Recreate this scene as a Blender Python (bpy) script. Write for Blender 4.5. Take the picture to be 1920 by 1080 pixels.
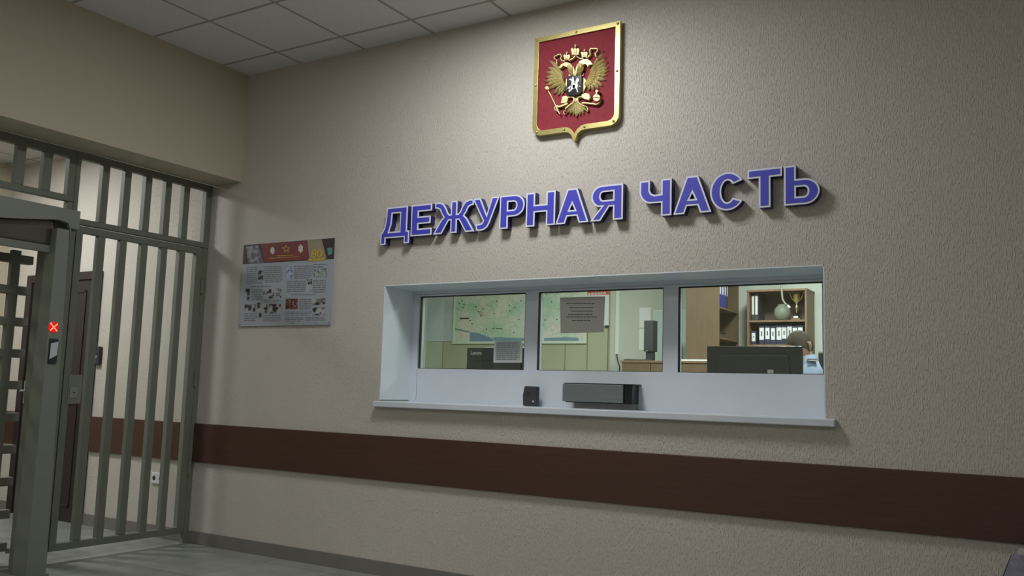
import bpy, bmesh, math, random
from mathutils import Vector, Matrix
from mathutils.geometry import tessellate_polygon
random.seed(7)
PI = math.pi
S = bpy.context.scene
for o in list(bpy.data.objects): bpy.data.objects.remove(o)
C = S.collection

# ------------------------------------------------------------------ camera
FPX, YAW, PITCH, ROLL = 1663.54, 0.5497, 0.1165, 0.0300
CAM = Vector((5.2108, -4.5349, 1.1786))
cam = bpy.data.cameras.new('camera'); camo = bpy.data.objects.new('camera', cam); C.objects.link(camo)
cam.sensor_width = 36.0; cam.lens = FPX / 1920 * 36.0; cam.clip_start = 0.05
cs, sn = math.cos(YAW), math.sin(YAW); cp, sp = math.cos(PITCH), math.sin(PITCH)
R0 = Vector((cs, sn, 0)); F0 = Vector((-sn * cp, cs * cp, sp)); U0 = R0.cross(F0)
Rv = R0 * math.cos(ROLL) + U0 * math.sin(ROLL); Uv = -R0 * math.sin(ROLL) + U0 * math.cos(ROLL)
M = Matrix((Rv, Uv, -F0)).transposed().to_4x4(); M.translation = CAM
camo.matrix_world = M
S.camera = camo

def ray(px, py):
    return Rv * ((px - 960) / FPX) + Uv * (-(py - 540) / FPX) + F0
def at(px, py, y):            # point of the plane y = const seen at that spot of the photo
    d = ray(px, py); return CAM + d * ((y - CAM.y) / d.y)
def atx(px, py, x):
    d = ray(px, py); return CAM + d * ((x - CAM.x) / d.x)

# ------------------------------------------------------------------ world, exposure, view
S.view_settings.view_transform = 'Standard'; S.view_settings.look = 'None'
S.view_settings.gamma = 1.0; S.view_settings.use_curve_mapping = False
S.view_settings.exposure = 0.13
w = bpy.data.worlds.new('world'); S.world = w; w.use_nodes = True
w.node_tree.nodes['Background'].inputs[0].default_value = (0.5, 0.5, 0.5, 1)
w.node_tree.nodes['Background'].inputs[1].default_value = 0.02

# lamp table, added fill lamps marked: x, y, z of the underside, watts, colour (each lamp is built with its own light below)
LAMPS = [
    ('hall',     2.66, -1.14, 3.53, 32.0, (0.97, 0.995, 1.0)),
    ('hall',     1.46, -5.34, 3.53, 26.0, (0.97, 0.995, 1.0)),  # added unseen lamp, fills the shadows on the front wall
    ('hall',     5.06, -5.94, 3.53, 24.0, (0.97, 0.995, 1.0)),  # second added fill lamp, raises the ambient light of the hall
    ('corridor', -1.90, -1.30, 3.15, 39.0, (0.96, 1.0, 0.98)),
    ('corridor', -1.90, -4.30, 3.15, 26.0, (0.96, 1.0, 0.98)),
    ('office',   0.60, 2.60, 3.30, 104.0, (0.98, 1.0, 0.99)),
    ('office',   4.30, 1.40, 3.30, 34.0, (0.98, 1.0, 0.99)),  # added lamp, brightens the officer's shirt from the window side
    ('office',   3.10, 3.70, 3.30, 96.0, (0.98, 1.0, 0.99)),
]

# ------------------------------------------------------------------ helpers
def lin(c):
    return tuple(((v / 255) / 12.92 if v / 255 <= 0.04045 else ((v / 255 + 0.055) / 1.055) ** 2.4) for v in c) + (1,)
MATS = {}
def mat(name, rgb, rough=0.6, metal=0.0, noise=0.0, nscale=20.0, bump=0.0, bscale=60.0, stretch=(1, 1, 1), emit=None, estr=0.0, spec=0.5, coat=0.0):
    m = bpy.data.materials.new(name); m.use_nodes = True; nt = m.node_tree; b = nt.nodes['Principled BSDF']
    col = lin(rgb); b.inputs['Base Color'].default_value = col
    b.inputs['Roughness'].default_value = rough; b.inputs['Metallic'].default_value = metal
    b.inputs['Specular IOR Level'].default_value = spec; b.inputs['Coat Weight'].default_value = coat
    if emit:
        b.inputs['Emission Color'].default_value = lin(emit); b.inputs['Emission Strength'].default_value = estr
    if noise or bump:
        tc = nt.nodes.new('ShaderNodeTexCoord'); mp = nt.nodes.new('ShaderNodeMapping'); nt.links.new(tc.outputs['Object'], mp.inputs[0])
        mp.inputs['Scale'].default_value = stretch
    if noise:
        n = nt.nodes.new('ShaderNodeTexNoise'); n.inputs['Scale'].default_value = nscale; n.inputs['Detail'].default_value = 5
        nt.links.new(mp.outputs[0], n.inputs['Vector'])
        r = nt.nodes.new('ShaderNodeValToRGB'); r.color_ramp.elements[0].position = 0.3; r.color_ramp.elements[1].position = 0.7
        r.color_ramp.elements[0].color = tuple(v * (1 - noise) for v in col[:3]) + (1,)
        r.color_ramp.elements[1].color = tuple(min(1, v * (1 + noise)) for v in col[:3]) + (1,)
        nt.links.new(n.outputs['Fac'], r.inputs[0]); nt.links.new(r.outputs[0], b.inputs['Base Color'])
    if bump:
        n = nt.nodes.new('ShaderNodeTexNoise'); n.inputs['Scale'].default_value = bscale; n.inputs['Detail'].default_value = 3
        nt.links.new(mp.outputs[0], n.inputs['Vector'])
        bp = nt.nodes.new('ShaderNodeBump'); bp.inputs['Strength'].default_value = bump; bp.inputs['Distance'].default_value = 0.01
        nt.links.new(n.outputs['Fac'], bp.inputs['Height']); nt.links.new(bp.outputs[0], b.inputs['Normal'])
    MATS[name] = m
    return m

class MB:
    def __init__(s): s.v = []; s.f = []; s.mi = []
    def add(s, vs, fs, mi=0):
        n = len(s.v); s.v += [tuple(v) for v in vs]; s.f += [tuple(i + n for i in f) for f in fs]; s.mi += [mi] * len(fs); return s
    def box(s, x0, x1, y0, y1, z0, z1, mi=0):
        vs = [(x, y, z) for x in (x0, x1) for y in (y0, y1) for z in (z0, z1)]
        return s.add(vs, [(0, 1, 3, 2), (4, 6, 7, 5), (0, 4, 5, 1), (2, 3, 7, 6), (0, 2, 6, 4), (1, 5, 7, 3)], mi)
    def prism(s, loops, y0, y1, mi=0):           # polygons in the x-z plane, first outer then holes; y0 front, y1 back
        flat = [p for l in loops for p in l]; n = len(flat)
        tris = tessellate_polygon([[Vector((p[0], p[1], 0)) for p in l] for l in loops])
        vs = [(p[0], y0, p[1]) for p in flat] + [(p[0], y1, p[1]) for p in flat]
        fs = [tuple(t) for t in tris] + [tuple(i + n for i in reversed(t)) for t in tris]
        k = 0
        for l in loops:
            m = len(l)
            for i in range(m):
                a, b = k + i, k + (i + 1) % m; fs.append((a, b, b + n, a + n))
            k += m
        return s.add(vs, fs, mi)
    def quadp(s, pts, th, mi=0):                 # four 3-D points (a flat sheet) given a thickness vector
        t = Vector(th); vs = [Vector(p) for p in pts] + [Vector(p) + t for p in pts]
        return s.add(vs, [(0, 1, 2, 3), (7, 6, 5, 4), (0, 4, 5, 1), (1, 5, 6, 2), (2, 6, 7, 3), (3, 7, 4, 0)], mi)
    def tube(s, pts, r, n=10, mi=0, cap=True):
        pts = [Vector(p) for p in pts]; rs = r if isinstance(r, (list, tuple)) else [r] * len(pts)
        rings = []; up = Vector((0.13, 0.27, 0.95)).normalized()
        for i, p in enumerate(pts):
            d = (pts[min(i + 1, len(pts) - 1)] - pts[max(i - 1, 0)]).normalized()
            a = d.cross(up)
            if a.length < 1e-3: a = d.cross(Vector((1, 0, 0)))
            a.normalize(); b = d.cross(a)
            rings.append([p + (a * math.cos(2 * PI * k / n) + b * math.sin(2 * PI * k / n)) * rs[i] for k in range(n)])
        vs = [v for rg in rings for v in rg]; fs = []
        for i in range(len(rings) - 1):
            for k in range(n):
                a, b = i * n + k, i * n + (k + 1) % n; fs.append((a, b, b + n, a + n))
        if cap: fs += [tuple(range(n))[::-1], tuple((len(rings) - 1) * n + k for k in range(n))]
        return s.add(vs, fs, mi)
    def lathe(s, prof, c, n=20, mi=0, axis='z'):
        vs = []; fs = []; c = Vector(c)
        for r, h in prof:
            for k in range(n):
                a = 2 * PI * k / n
                if axis == 'z': vs.append(c + Vector((r * math.cos(a), r * math.sin(a), h)))
                elif axis == 'y': vs.append(c + Vector((r * math.cos(a), h, r * math.sin(a))))
                else: vs.append(c + Vector((h, r * math.cos(a), r * math.sin(a))))
        for i in range(len(prof) - 1):
            for k in range(n):
                a, b = i * n + k, i * n + (k + 1) % n; fs.append((a, b, b + n, a + n))
        fs += [tuple(range(n)), tuple((len(prof) - 1) * n + k for k in range(n))]
        return s.add(vs, fs, mi)

def wloc(o):
    l = Vector(o.location)
    while o.parent: o = o.parent; l += Vector(o.location)
    return l
def obj(name, mb, m, parent=None, bevel=0.0, smooth=False, label=None, recalc=True, origin=None):
    me = bpy.data.meshes.new(name)
    off = wloc(parent) if parent else Vector((0, 0, 0))
    if origin is not None: off = Vector(origin)
    me.from_pydata([tuple(Vector(v) - off) for v in mb.v], [], mb.f)
    ms = m if isinstance(m, (list, tuple)) else [m]
    for x in ms: me.materials.append(x)
    for i, p in enumerate(me.polygons): p.material_index = mb.mi[i]; p.use_smooth = smooth
    if recalc:
        bm = bmesh.new(); bm.from_mesh(me); bmesh.ops.recalc_face_normals(bm, faces=bm.faces); bm.to_mesh(me); bm.free()
    o = bpy.data.objects.new(name, me); C.objects.link(o)
    if parent: o.parent = parent
    if origin is not None:
        o.location = Vector(origin) - (wloc(parent) if parent else Vector((0, 0, 0)))
    if bevel:
        b = o.modifiers.new('bevel', 'BEVEL'); b.width = bevel; b.segments = 2; b.limit_method = 'ANGLE'; b.angle_limit = math.radians(40)
    if label: o['label'] = label
    return o
def tag(o, label, cat, group=None):
    o['label'] = label; o['category'] = cat
    if group: o['group'] = group
    return o
def thing(name, loc, label, cat, group=None):
    o = bpy.data.objects.new(name, None); o.empty_display_size = 0.05; C.objects.link(o); o.location = loc
    return tag(o, label, cat, group)
def struct(name, mb, m, **k):
    o = obj(name, mb, m, **k)
    if not k.get('parent'): o['kind'] = 'structure'
    return o
def box(*a): return MB().box(*a)

# ------------------------------------------------------------------ materials
def plaster(name, rgb, strength):
    m = mat(name, rgb, rough=0.55, spec=0.3); nt = m.node_tree; b = nt.nodes['Principled BSDF']
    tc = nt.nodes.new('ShaderNodeTexCoord'); mp = nt.nodes.new('ShaderNodeMapping'); mp.inputs['Scale'].default_value = (1.0, 1.0, 0.33)
    nt.links.new(tc.outputs['Object'], mp.inputs[0])
    n1 = nt.nodes.new('ShaderNodeTexNoise'); n1.inputs['Scale'].default_value = 150; n1.inputs['Detail'].default_value = 2.5; n1.inputs['Roughness'].default_value = 0.55; n1.inputs['Distortion'].default_value = 0.25
    nt.links.new(mp.outputs[0], n1.inputs['Vector'])
    r = nt.nodes.new('ShaderNodeValToRGB'); r.color_ramp.elements[0].position = 0.50; r.color_ramp.elements[1].position = 0.66
    nt.links.new(n1.outputs['Fac'], r.inputs[0])
    bp = nt.nodes.new('ShaderNodeBump'); bp.inputs['Strength'].default_value = strength; bp.inputs['Distance'].default_value = 0.004
    nt.links.new(r.outputs[0], bp.inputs['Height']); nt.links.new(bp.outputs[0], b.inputs['Normal'])
    n2 = nt.nodes.new('ShaderNodeTexNoise'); n2.inputs['Scale'].default_value = 0.9
    nt.links.new(tc.outputs['Object'], n2.inputs['Vector'])
    c = lin(rgb); r2 = nt.nodes.new('ShaderNodeValToRGB')
    r2.color_ramp.elements[0].color = tuple(v * 0.96 for v in c[:3]) + (1,); r2.color_ramp.elements[1].color = tuple(v * 1.03 for v in c[:3]) + (1,)
    nt.links.new(n2.outputs['Fac'], r2.inputs[0]); nt.links.new(r2.outputs[0], b.inputs['Base Color'])
    return m
WALLM = plaster('cream_plaster', (201, 195, 187), 0.62)
WALLS = plaster('smooth_cream_plaster', (190, 181, 161), 0.08)

def grid_mat(name, rgb, line_rgb, step, x0, y0, half, rough, noise=0.03, nsc=8, spec=0.5, bump=0.0):
    m = mat(name, rgb, rough=rough, spec=spec); nt = m.node_tree; b = nt.nodes['Principled BSDF']; L = nt.links.new
    tc = nt.nodes.new('ShaderNodeTexCoord'); sx = nt.nodes.new('ShaderNodeSeparateXYZ'); L(tc.outputs['Object'], sx.inputs[0])
    def mth(op, a, v=None):
        n = nt.nodes.new('ShaderNodeMath'); n.operation = op
        if isinstance(a, (int, float)): n.inputs[0].default_value = a
        else: L(a, n.inputs[0])
        if v is not None:
            if isinstance(v, (int, float)): n.inputs[1].default_value = v
            else: L(v, n.inputs[1])
        return n.outputs[0]
    ds = []
    for k, off in ((0, x0), (1, y0)):
        a = mth('SUBTRACT', sx.outputs[k], off); a = mth('DIVIDE', a, step); a = mth('ADD', a, 0.5); a = mth('FLOORED_MODULO', a, 1.0)
        a = mth('SUBTRACT', a, 0.5); a = mth('ABSOLUTE', a); ds.append(mth('MULTIPLY', a, step))
    d = mth('MINIMUM', ds[0], ds[1]); ln = mth('LESS_THAN', d, half)
    n = nt.nodes.new('ShaderNodeTexNoise'); n.inputs['Scale'].default_value = nsc; n.inputs['Detail'].default_value = 6; n.inputs['Distortion'].default_value = 0.8
    L(tc.outputs['Object'], n.inputs['Vector'])
    r = nt.nodes.new('ShaderNodeValToRGB'); c = lin(rgb)
    r.color_ramp.elements[0].position = 0.35; r.color_ramp.elements[1].position = 0.65
    r.color_ramp.elements[0].color = tuple(v * (1 - noise) for v in c[:3]) + (1,); r.color_ramp.elements[1].color = tuple(v * (1 + noise) for v in c[:3]) + (1,)
    L(n.outputs['Fac'], r.inputs[0])
    mx = nt.nodes.new('ShaderNodeMix'); mx.data_type = 'RGBA'; L(ln, mx.inputs[0]); L(r.outputs[0], mx.inputs[6]); mx.inputs[7].default_value = lin(line_rgb)
    L(mx.outputs[2], b.inputs['Base Color'])
    bp = nt.nodes.new('ShaderNodeBump'); bp.inputs['Distance'].default_value = 0.004; bp.inputs['Strength'].default_value = 0.5; bp.invert = True
    L(ln, bp.inputs['Height']); L(bp.outputs[0], b.inputs['Normal'])
    return m
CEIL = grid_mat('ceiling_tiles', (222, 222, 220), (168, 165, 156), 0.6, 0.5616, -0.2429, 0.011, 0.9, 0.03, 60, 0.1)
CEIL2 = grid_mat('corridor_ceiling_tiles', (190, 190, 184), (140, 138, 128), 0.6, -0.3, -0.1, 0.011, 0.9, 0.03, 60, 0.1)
FLOORM = grid_mat('grey_floor_tiles', (136, 139, 134), (88, 89, 84), 0.6, 0.645, -0.16, 0.003, 0.35, 0.13, 3.5, 0.5)
SOFF = mat('office_ceiling', (205, 207, 200), 0.9)
BAND = mat('brown_laminate', (78, 52, 42), 0.42, noise=0.13, nscale=9, stretch=(0.6, 1, 9))
BASEB = mat('grey_skirting_tile', (120, 117, 112), 0.4, noise=0.06, nscale=9)
WHITE = mat('white_plastic', (212, 219, 229), 0.32, noise=0.02, nscale=4)
REVEAL = mat('white_reveal_paint', (222, 230, 236), 0.4, noise=0.02, nscale=5)
GASK = mat('dark_gasket', (38, 42, 48), 0.6)
GREEN = mat('grille_paint', (112, 117, 105), 0.55, noise=0.03, nscale=12)
GREEN2 = mat('turnstile_paint', (122, 127, 118), 0.38, noise=0.03, nscale=10)
STEELG = mat('galvanised_grey', (150, 152, 150), 0.4, metal=0.3)
DWOOD = mat('dark_brown_door', (46, 37, 36), 0.5, noise=0.14, nscale=7, stretch=(6, 6, 0.6))
BRASS = mat('brass', (206, 192, 128), 0.3, metal=0.7, noise=0.06, nscale=30)
EAGLE = mat('gilded_relief', (204, 190, 138), 0.42, metal=0.45, noise=0.16, nscale=70, bump=0.15, bscale=90)
RED = mat('crimson_velvet', (132, 28, 44), 0.75, noise=0.12, nscale=26, stretch=(2, 1, 1), bump=0.2, bscale=120)
BLUEF = mat('violet_blue_face', (74, 74, 196), 0.4, noise=0.03, nscale=8)
BLUES = mat('dark_blue_edge', (44, 42, 104), 0.45)
WEDGE = mat('white_edging', (226, 230, 244), 0.4)
BLACK = mat('black_plastic', (46, 49, 53), 0.4, noise=0.05, nscale=30)
BLACKG = mat('black_gloss', (26, 27, 30), 0.18)
DGREY = mat('dark_grey_plastic', (56, 57, 62), 0.45)
MSTEEL = mat('brushed_steel', (126, 132, 134), 0.4, metal=0.55, noise=0.05, nscale=4, stretch=(1, 1, 30))
PAPER = mat('white_paper', (226, 228, 230), 0.8)
PAPERG = mat('grey_paper', (208, 207, 198), 0.8)  # plain greyish paper
INK = mat('grey_ink', (116, 119, 122), 0.8)
INKD = mat('dark_ink', (58, 60, 64), 0.8)
GOLD = mat('gold_print', (206, 170, 60), 0.4, metal=0.3)
OWALL = mat('green_beige_panel', (176, 178, 152), 0.6, noise=0.03, nscale=5, stretch=(1, 1, 0.2))
OWALL2 = mat('pale_green_wall', (188, 194, 184), 0.7, noise=0.02, nscale=4)
GBOARD = mat('grey_blue_board', (190, 200, 204), 0.6, noise=0.03, nscale=3)
SEAM = mat('panel_seam', (120, 118, 84), 0.7)
PIPE = mat('white_trunking', (214, 226, 212), 0.45)
OAKP = mat('oak_chipboard', (124, 98, 74), 0.5, noise=0.14, nscale=8, stretch=(5, 5, 0.7))
OAKD = mat('brown_wardrobe_side', (102, 82, 62), 0.5, noise=0.12, nscale=6, stretch=(4, 4, 0.6))
OAKB = mat('bookcase_back', (94, 76, 66), 0.6, noise=0.08, nscale=8)
NAVY = mat('navy_binder', (36, 40, 66), 0.5)
BLUEB = mat('blue_folder', (50, 56, 140), 0.5)
LABELW = mat('binder_label', (216, 218, 222), 0.6)
SKIN = mat('skin', (206, 160, 140), 0.5, noise=0.05, nscale=14)
HAIR = mat('short_grey_brown_hair', (84, 76, 66), 0.75, noise=0.25, nscale=60, bump=0.3, bscale=160)
SHIRT = mat('light_blue_shirt', (172, 192, 226), 0.75, noise=0.05, nscale=12, bump=0.2, bscale=14)
EPAUL = mat('navy_stripe', (40, 46, 72), 0.6)
TROUS = mat('dark_trousers', (40, 44, 56), 0.8)
DESKM = mat('desk_laminate', (150, 128, 98), 0.45, noise=0.1, nscale=6, stretch=(0.6, 5, 5))
GRGREEN = mat('grey_green_tone', (128, 134, 120), 0.5)  # tone of the blob reflected in the pane, also of the cord
LEDR = mat('red_led', (255, 60, 40), 0.4, emit=(255, 84, 60), estr=7.0)
LEDD = mat('red_lens', (90, 20, 20), 0.3, emit=(220, 20, 14), estr=0.75)
LAMPE = mat('lamp_diffuser', (240, 240, 235), 0.5, emit=(255, 252, 240), estr=6.0)
LAMPF = mat('lamp_frame', (222, 222, 218), 0.4)
GREYO = mat('office_floor_vinyl', (110, 104, 92), 0.5, noise=0.1, nscale=8)
REDP = mat('red_print', (196, 92, 66), 0.6)
MAPB = mat('map_water', (122, 154, 176), 0.6)
LENV = mat('silver_print', (190, 194, 198), 0.5)

def photo_mat(name, dark, light, scale, pos=0.5):
    m = mat(name, dark, 0.5); nt = m.node_tree; b = nt.nodes['Principled BSDF']
    tc = nt.nodes.new('ShaderNodeTexCoord'); n = nt.nodes.new('ShaderNodeTexNoise'); n.inputs['Scale'].default_value = scale; n.inputs['Detail'].default_value = 3
    nt.links.new(tc.outputs['Object'], n.inputs['Vector'])
    r = nt.nodes.new('ShaderNodeValToRGB'); r.color_ramp.elements[0].position = pos - 0.07; r.color_ramp.elements[1].position = pos + 0.07
    r.color_ramp.elements[0].color = lin(dark); r.color_ramp.elements[1].color = lin(light)
    nt.links.new(n.outputs['Fac'], r.inputs[0]); nt.links.new(r.outputs[0], b.inputs['Base Color']); return m
PHBW = photo_mat('monochrome_photo', (34, 34, 38), (176, 176, 178), 34)
PHRED = photo_mat('red_group_photo', (84, 22, 22), (150, 120, 112), 60, 0.56)
PHGRN = photo_mat('green_photo', (52, 66, 52), (160, 172, 170), 40, 0.48)
PHBLUE = photo_mat('blue_photo', (70, 88, 150), (178, 190, 214), 50, 0.5)
PHGREY = photo_mat('grey_blue_collage', (96, 94, 108), (150, 150, 160), 26, 0.5)
HEADR = mat('dark_red_print', (118, 44, 44), 0.5, noise=0.16, nscale=5)
HEADK = mat('maroon_black_print', (52, 30, 34), 0.5, noise=0.1, nscale=9)
BEIGEP = mat('beige_print', (150, 138, 112), 0.5)
TEAL = mat('teal_print', (80, 150, 130), 0.5)
POSTW = mat('poster_white', (160, 167, 178), 0.45)
# the map: green land with a soft speckle
MAPM = mat('printed_map', (190, 206, 184), 0.5)
def _map():
    nt = MAPM.node_tree; b = nt.nodes['Principled BSDF']; L = nt.links.new
    tc = nt.nodes.new('ShaderNodeTexCoord'); n = nt.nodes.new('ShaderNodeTexNoise'); n.inputs['Scale'].default_value = 3.2; n.inputs['Detail'].default_value = 8; L(tc.outputs['Object'], n.inputs['Vector'])
    r = nt.nodes.new('ShaderNodeValToRGB'); e = r.color_ramp.elements
    e[0].position = 0.38; e[0].color = lin((176, 212, 188)); e[1].position = 0.62; e[1].color = lin((222, 222, 212)); x = r.color_ramp.elements.new(0.5); x.color = lin((206, 220, 204))
    L(n.outputs['Fac'], r.inputs[0])
    v = nt.nodes.new('ShaderNodeTexVoronoi'); v.feature = 'DISTANCE_TO_EDGE'; v.inputs['Scale'].default_value = 9; L(tc.outputs['Object'], v.inputs['Vector'])
    lt = nt.nodes.new('ShaderNodeMath'); lt.operation = 'LESS_THAN'; lt.inputs[1].default_value = 0.02; L(v.outputs[0], lt.inputs[0])
    ml = nt.nodes.new('ShaderNodeMath'); ml.operation = 'MULTIPLY'; ml.inputs[1].default_value = 0.45; L(lt.outputs[0], ml.inputs[0])
    mx = nt.nodes.new('ShaderNodeMix'); mx.data_type = 'RGBA'; L(ml.outputs[0], mx.inputs[0]); L(r.outputs[0], mx.inputs[6]); mx.inputs[7].default_value = lin((150, 128, 112)); L(mx.outputs[2], b.inputs['Base Color'])
_map()
# window glass: green tinted, see-through, faint mirror
GLASS = bpy.data.materials.new('tinted_glass'); GLASS.use_nodes = True
def _glass():
    nt = GLASS.node_tree; nt.nodes.clear(); L = nt.links.new
    o = nt.nodes.new('ShaderNodeOutputMaterial'); t = nt.nodes.new('ShaderNodeBsdfTransparent'); g = nt.nodes.new('ShaderNodeBsdfGlossy'); mx = nt.nodes.new('ShaderNodeMixShader')
    t.inputs[0].default_value = (0.86, 0.91, 0.87, 1); g.inputs['Roughness'].default_value = 0.02; g.inputs[0].default_value = (0.9, 1, 0.95, 1)
    f = nt.nodes.new('ShaderNodeFresnel'); f.inputs[0].default_value = 1.5
    L(f.outputs[0], mx.inputs[0]); L(t.outputs[0], mx.inputs[1]); L(g.outputs[0], mx.inputs[2]); L(mx.outputs[0], o.inputs[0])
_glass()

# ------------------------------------------------------------------ setting: the hall
HC = 3.532; T = 0.314                     # ceiling height, thickness of the left wall
WX0, WX1, WZ0, WZ1 = 1.443, 4.25, 1.104, 1.854   # service window opening
D = 0.305
XL, XR, YB = -3.08, 7.2, -7.0
HZ = 2.695                                # underside of the header over the grille
struct('floor', box(XL - 0.2, XR, YB, 0.4, -0.1, 0.0), FLOORM)
struct('ceiling', box(-T, XR, YB, 0.4, HC, HC + 0.1), CEIL)
wf = MB()
wf.box(XL - .2, WX0, 0, 0.42, 0, HC + .1); wf.box(WX1, XR, 0, 0.42, 0, HC + .1)
wf.box(WX0, WX1, 0, 0.42, 0, WZ0 - 0.02); wf.box(WX0, WX1, 0, 0.42, WZ1, HC + .1)
struct('wall_front', wf, WALLM)
wl = MB().box(-T, 0, YB, 0, HZ, HC); wl.box(-T, 0, YB, -3.35, 0, HZ)
struct('wall_left', wl, WALLS)
struct('wall_right', box(XR, XR + .1, YB, .42, 0, HC), WALLS)
struct('wall_back', box(XL - .2, XR, YB - .1, YB, 0, HC), WALLS)
struct('wall_corridor', box(XL - .1, XL, YB, 0, 0, HC), WALLS)
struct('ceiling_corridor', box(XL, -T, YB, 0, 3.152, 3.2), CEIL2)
struct('trim_1', box(-1.60, XR, -0.02, 0, 0.591, 0.874), BAND, bevel=0.003)
struct('trim_2', box(XL, -2.68, -0.02, 0, 0.591, 0.874), BAND, bevel=0.003)
struct('trim_3', box(XL, XL + .02, YB, -0.02, 0.591, 0.874), BAND, bevel=0.003)
struct('baseboard_front', box(-1.60, XR, -0.012, 0, 0, 0.09), BASEB, bevel=0.002)
struct('baseboard_corridor', MB().box(XL, -2.68, -0.012, 0, 0, 0.09).box(XL, XL + .012, YB, -.012, 0, .09), BASEB, bevel=0.002)

# corridor door in the front wall beyond the grille
dr = struct('door_1', MB().box(-2.68, -2.60, -0.035, 0, 0, 2.09).box(-1.69, -1.61, -0.035, 0, 0, 2.09).box(-2.60, -1.69, -0.035, 0, 2.02, 2.09), DWOOD, bevel=0.004)
leaf = obj('door_leaf', box(-2.60, -1.69, -0.018, 0, 0.008, 2.02), DWOOD, dr, bevel=0.003)
pm = MB()
for (a, b_, c, d_) in ((-2.50, -1.79, 1.10, 1.93), (-2.50, -1.79, 0.12, 0.98)):
    for q in ((a, b_, c, c + .02), (a, b_, d_ - .02, d_), (a, a + .02, c, d_), (b_ - .02, b_, c, d_)): pm.box(q[0], q[1], -0.026, -0.018, q[2], q[3])
obj('panel_moulding', pm, DWOOD, leaf, bevel=0.003)
hd = MB().box(-2.585, -2.545, -0.026, -0.018, 0.95, 1.15); hd.tube([(-2.565, -0.02, 1.06), (-2.565, -0.07, 1.06)], 0.01); hd.tube([(-2.565, -0.065, 1.06), (-2.45, -0.065, 1.06)], 0.009)
obj('door_handle', hd, STEELG, leaf, label='grey metal lever handle')

# ------------------------------------------------------------------ the service window
win = thing('window_1', (0, 0, 0), '', ''); del win['label']; del win['category']; win['kind'] = 'structure'
rv = MB().box(WX0 - .0, WX0 + .006, 0, D, WZ0, WZ1).box(WX1 - .006, WX1, 0, D, WZ0, WZ1).box(WX0, WX1, 0, D, WZ1 - .006, WZ1)
obj('window_reveal', rv, REVEAL, win)
P = [(1.512, 2.349), (2.444, 3.28), (3.372, 4.176)]; PT, PB = 1.810, 1.317
fr = MB(); outer = [(WX0, WZ0 - .02), (WX1, WZ0 - .02), (WX1, WZ1), (WX0, WZ1)]
fr.prism([outer] + [[(a, PB), (a, PT), (b_, PT), (b_, PB)] for a, b_ in P], D, D + .06)
obj('window_frame', fr, WHITE, win, bevel=0.003)
gk = MB(); gb = MB()
for a, b_ in P:
    e = 0.007
    gk.prism([[(a, PB), (b_, PB), (b_, PT), (a, PT)], [(a + e, PB + e * .5), (a + e, PT - e), (b_ - e * .5, PT - e), (b_ - e * .5, PB + e * .5)]], D + .004, D + .02)
obj('gasket', gk, GASK, win)
for a, b_ in P:
    obj('window_pane', box(a, b_, D + .03, D + .034, PB, PT), GLASS, win)
obj('panel_joint', MB().box(WX0 + .065, WX0 + .067, D - .0008, D, WZ0, WZ1 - .02).box(WX0 + .01, WX1 - .01, D - .0008, D, WZ1 - .031, WZ1 - .029), BASEB, win)
sill = obj('window_sill', box(1.425, 4.30, -0.045, D, 1.056, 1.094), WHITE, win, bevel=0.005)

ib = thing('intercom_speaker', (2.445, 0.26, 1.0945), 'small dark grey intercom box standing on the white window sill left of the metal tray', 'intercom')
q = [(2.402, 1.0945), (2.498, 1.0945), (2.498, 1.216), (2.410, 1.218), (2.398, 1.16)]
obj('housing', MB().prism([q], 0.215, 0.26), DGREY, ib, bevel=0.008)
obj('call_button', MB().lathe([(0.006, 0.2145), (0.006, 0.211)], (2.478, 0, 1.125), axis='y'), LENV, ib, label='small pale button')
gm = MB()
for i in range(4): gm.box(2.43, 2.452, 0.2135, 0.215, 1.158 + i * .006, 1.160 + i * .006)
obj('speaker_slots', gm, BLACK, ib)

tr = thing('document_tray', (2.92, 0.24, 1.0945), 'wide brushed steel document tray with a black end below the middle pane', 'tray')
obj('tray_housing', MB().box(2.705, 3.135, 0.205, D, 1.127, 1.236), BLACKG, tr, bevel=0.003)
obj('top_flange', MB().box(2.70, 3.150, 0.196, D, 1.236, 1.243), BLACK, tr)
obj('tray_flap', MB().box(2.690, 3.085, 0.192, 0.204, 1.133, 1.237), MSTEEL, tr, bevel=0.003, label='brushed steel front flap')
obj('mounting_bracket', MB().box(2.74, 3.13, 0.26, D, 1.0945, 1.127), STEELG, tr)

# ------------------------------------------------------------------ raised letters
H = 0.205; SW = 0.060
def arc(cx, cz, rx, rz, a0, a1, n=10):
    return [(cx + rx * math.cos(math.radians(a0 + (a1 - a0) * i / n)), cz + rz * math.sin(math.radians(a0 + (a1 - a0) * i / n))) for i in range(n + 1)]
def g_P(W, s=SW):
    zb = 0.072; rz = (H - zb) / 2; cz = zb + rz; rx = 0.072; cx = W - rx
    out = [(0, 0), (s, 0), (s, zb), (cx, zb)] + arc(cx, cz, rx, rz, -90, 90, 14)[1:] + [(0, H)]
    t = 0.042; hx = cx - 0.006
    hole = [(s, zb + t), (s, H - t)] + arc(hx, cz, rx - s + .008, rz - t, 90, -90, 10)
    return [out, hole]
def flipx(g, W): return [[(W - x, z) for x, z in reversed(l)] for l in g]
def flipz(g): return [[(x, H - z) for x, z in reversed(l)] for l in g]
def g_E(W, s=SW):
    t = 0.047; m = H / 2
    return [[(0, 0), (W, 0), (W, t), (s, t), (s, m - t / 2 - .002), (W - .012, m - t / 2 - .002), (W - .012, m + t / 2), (s, m + t / 2), (s, H - t), (W - .004, H - t), (W - .004, H), (0, H)]]
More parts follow.
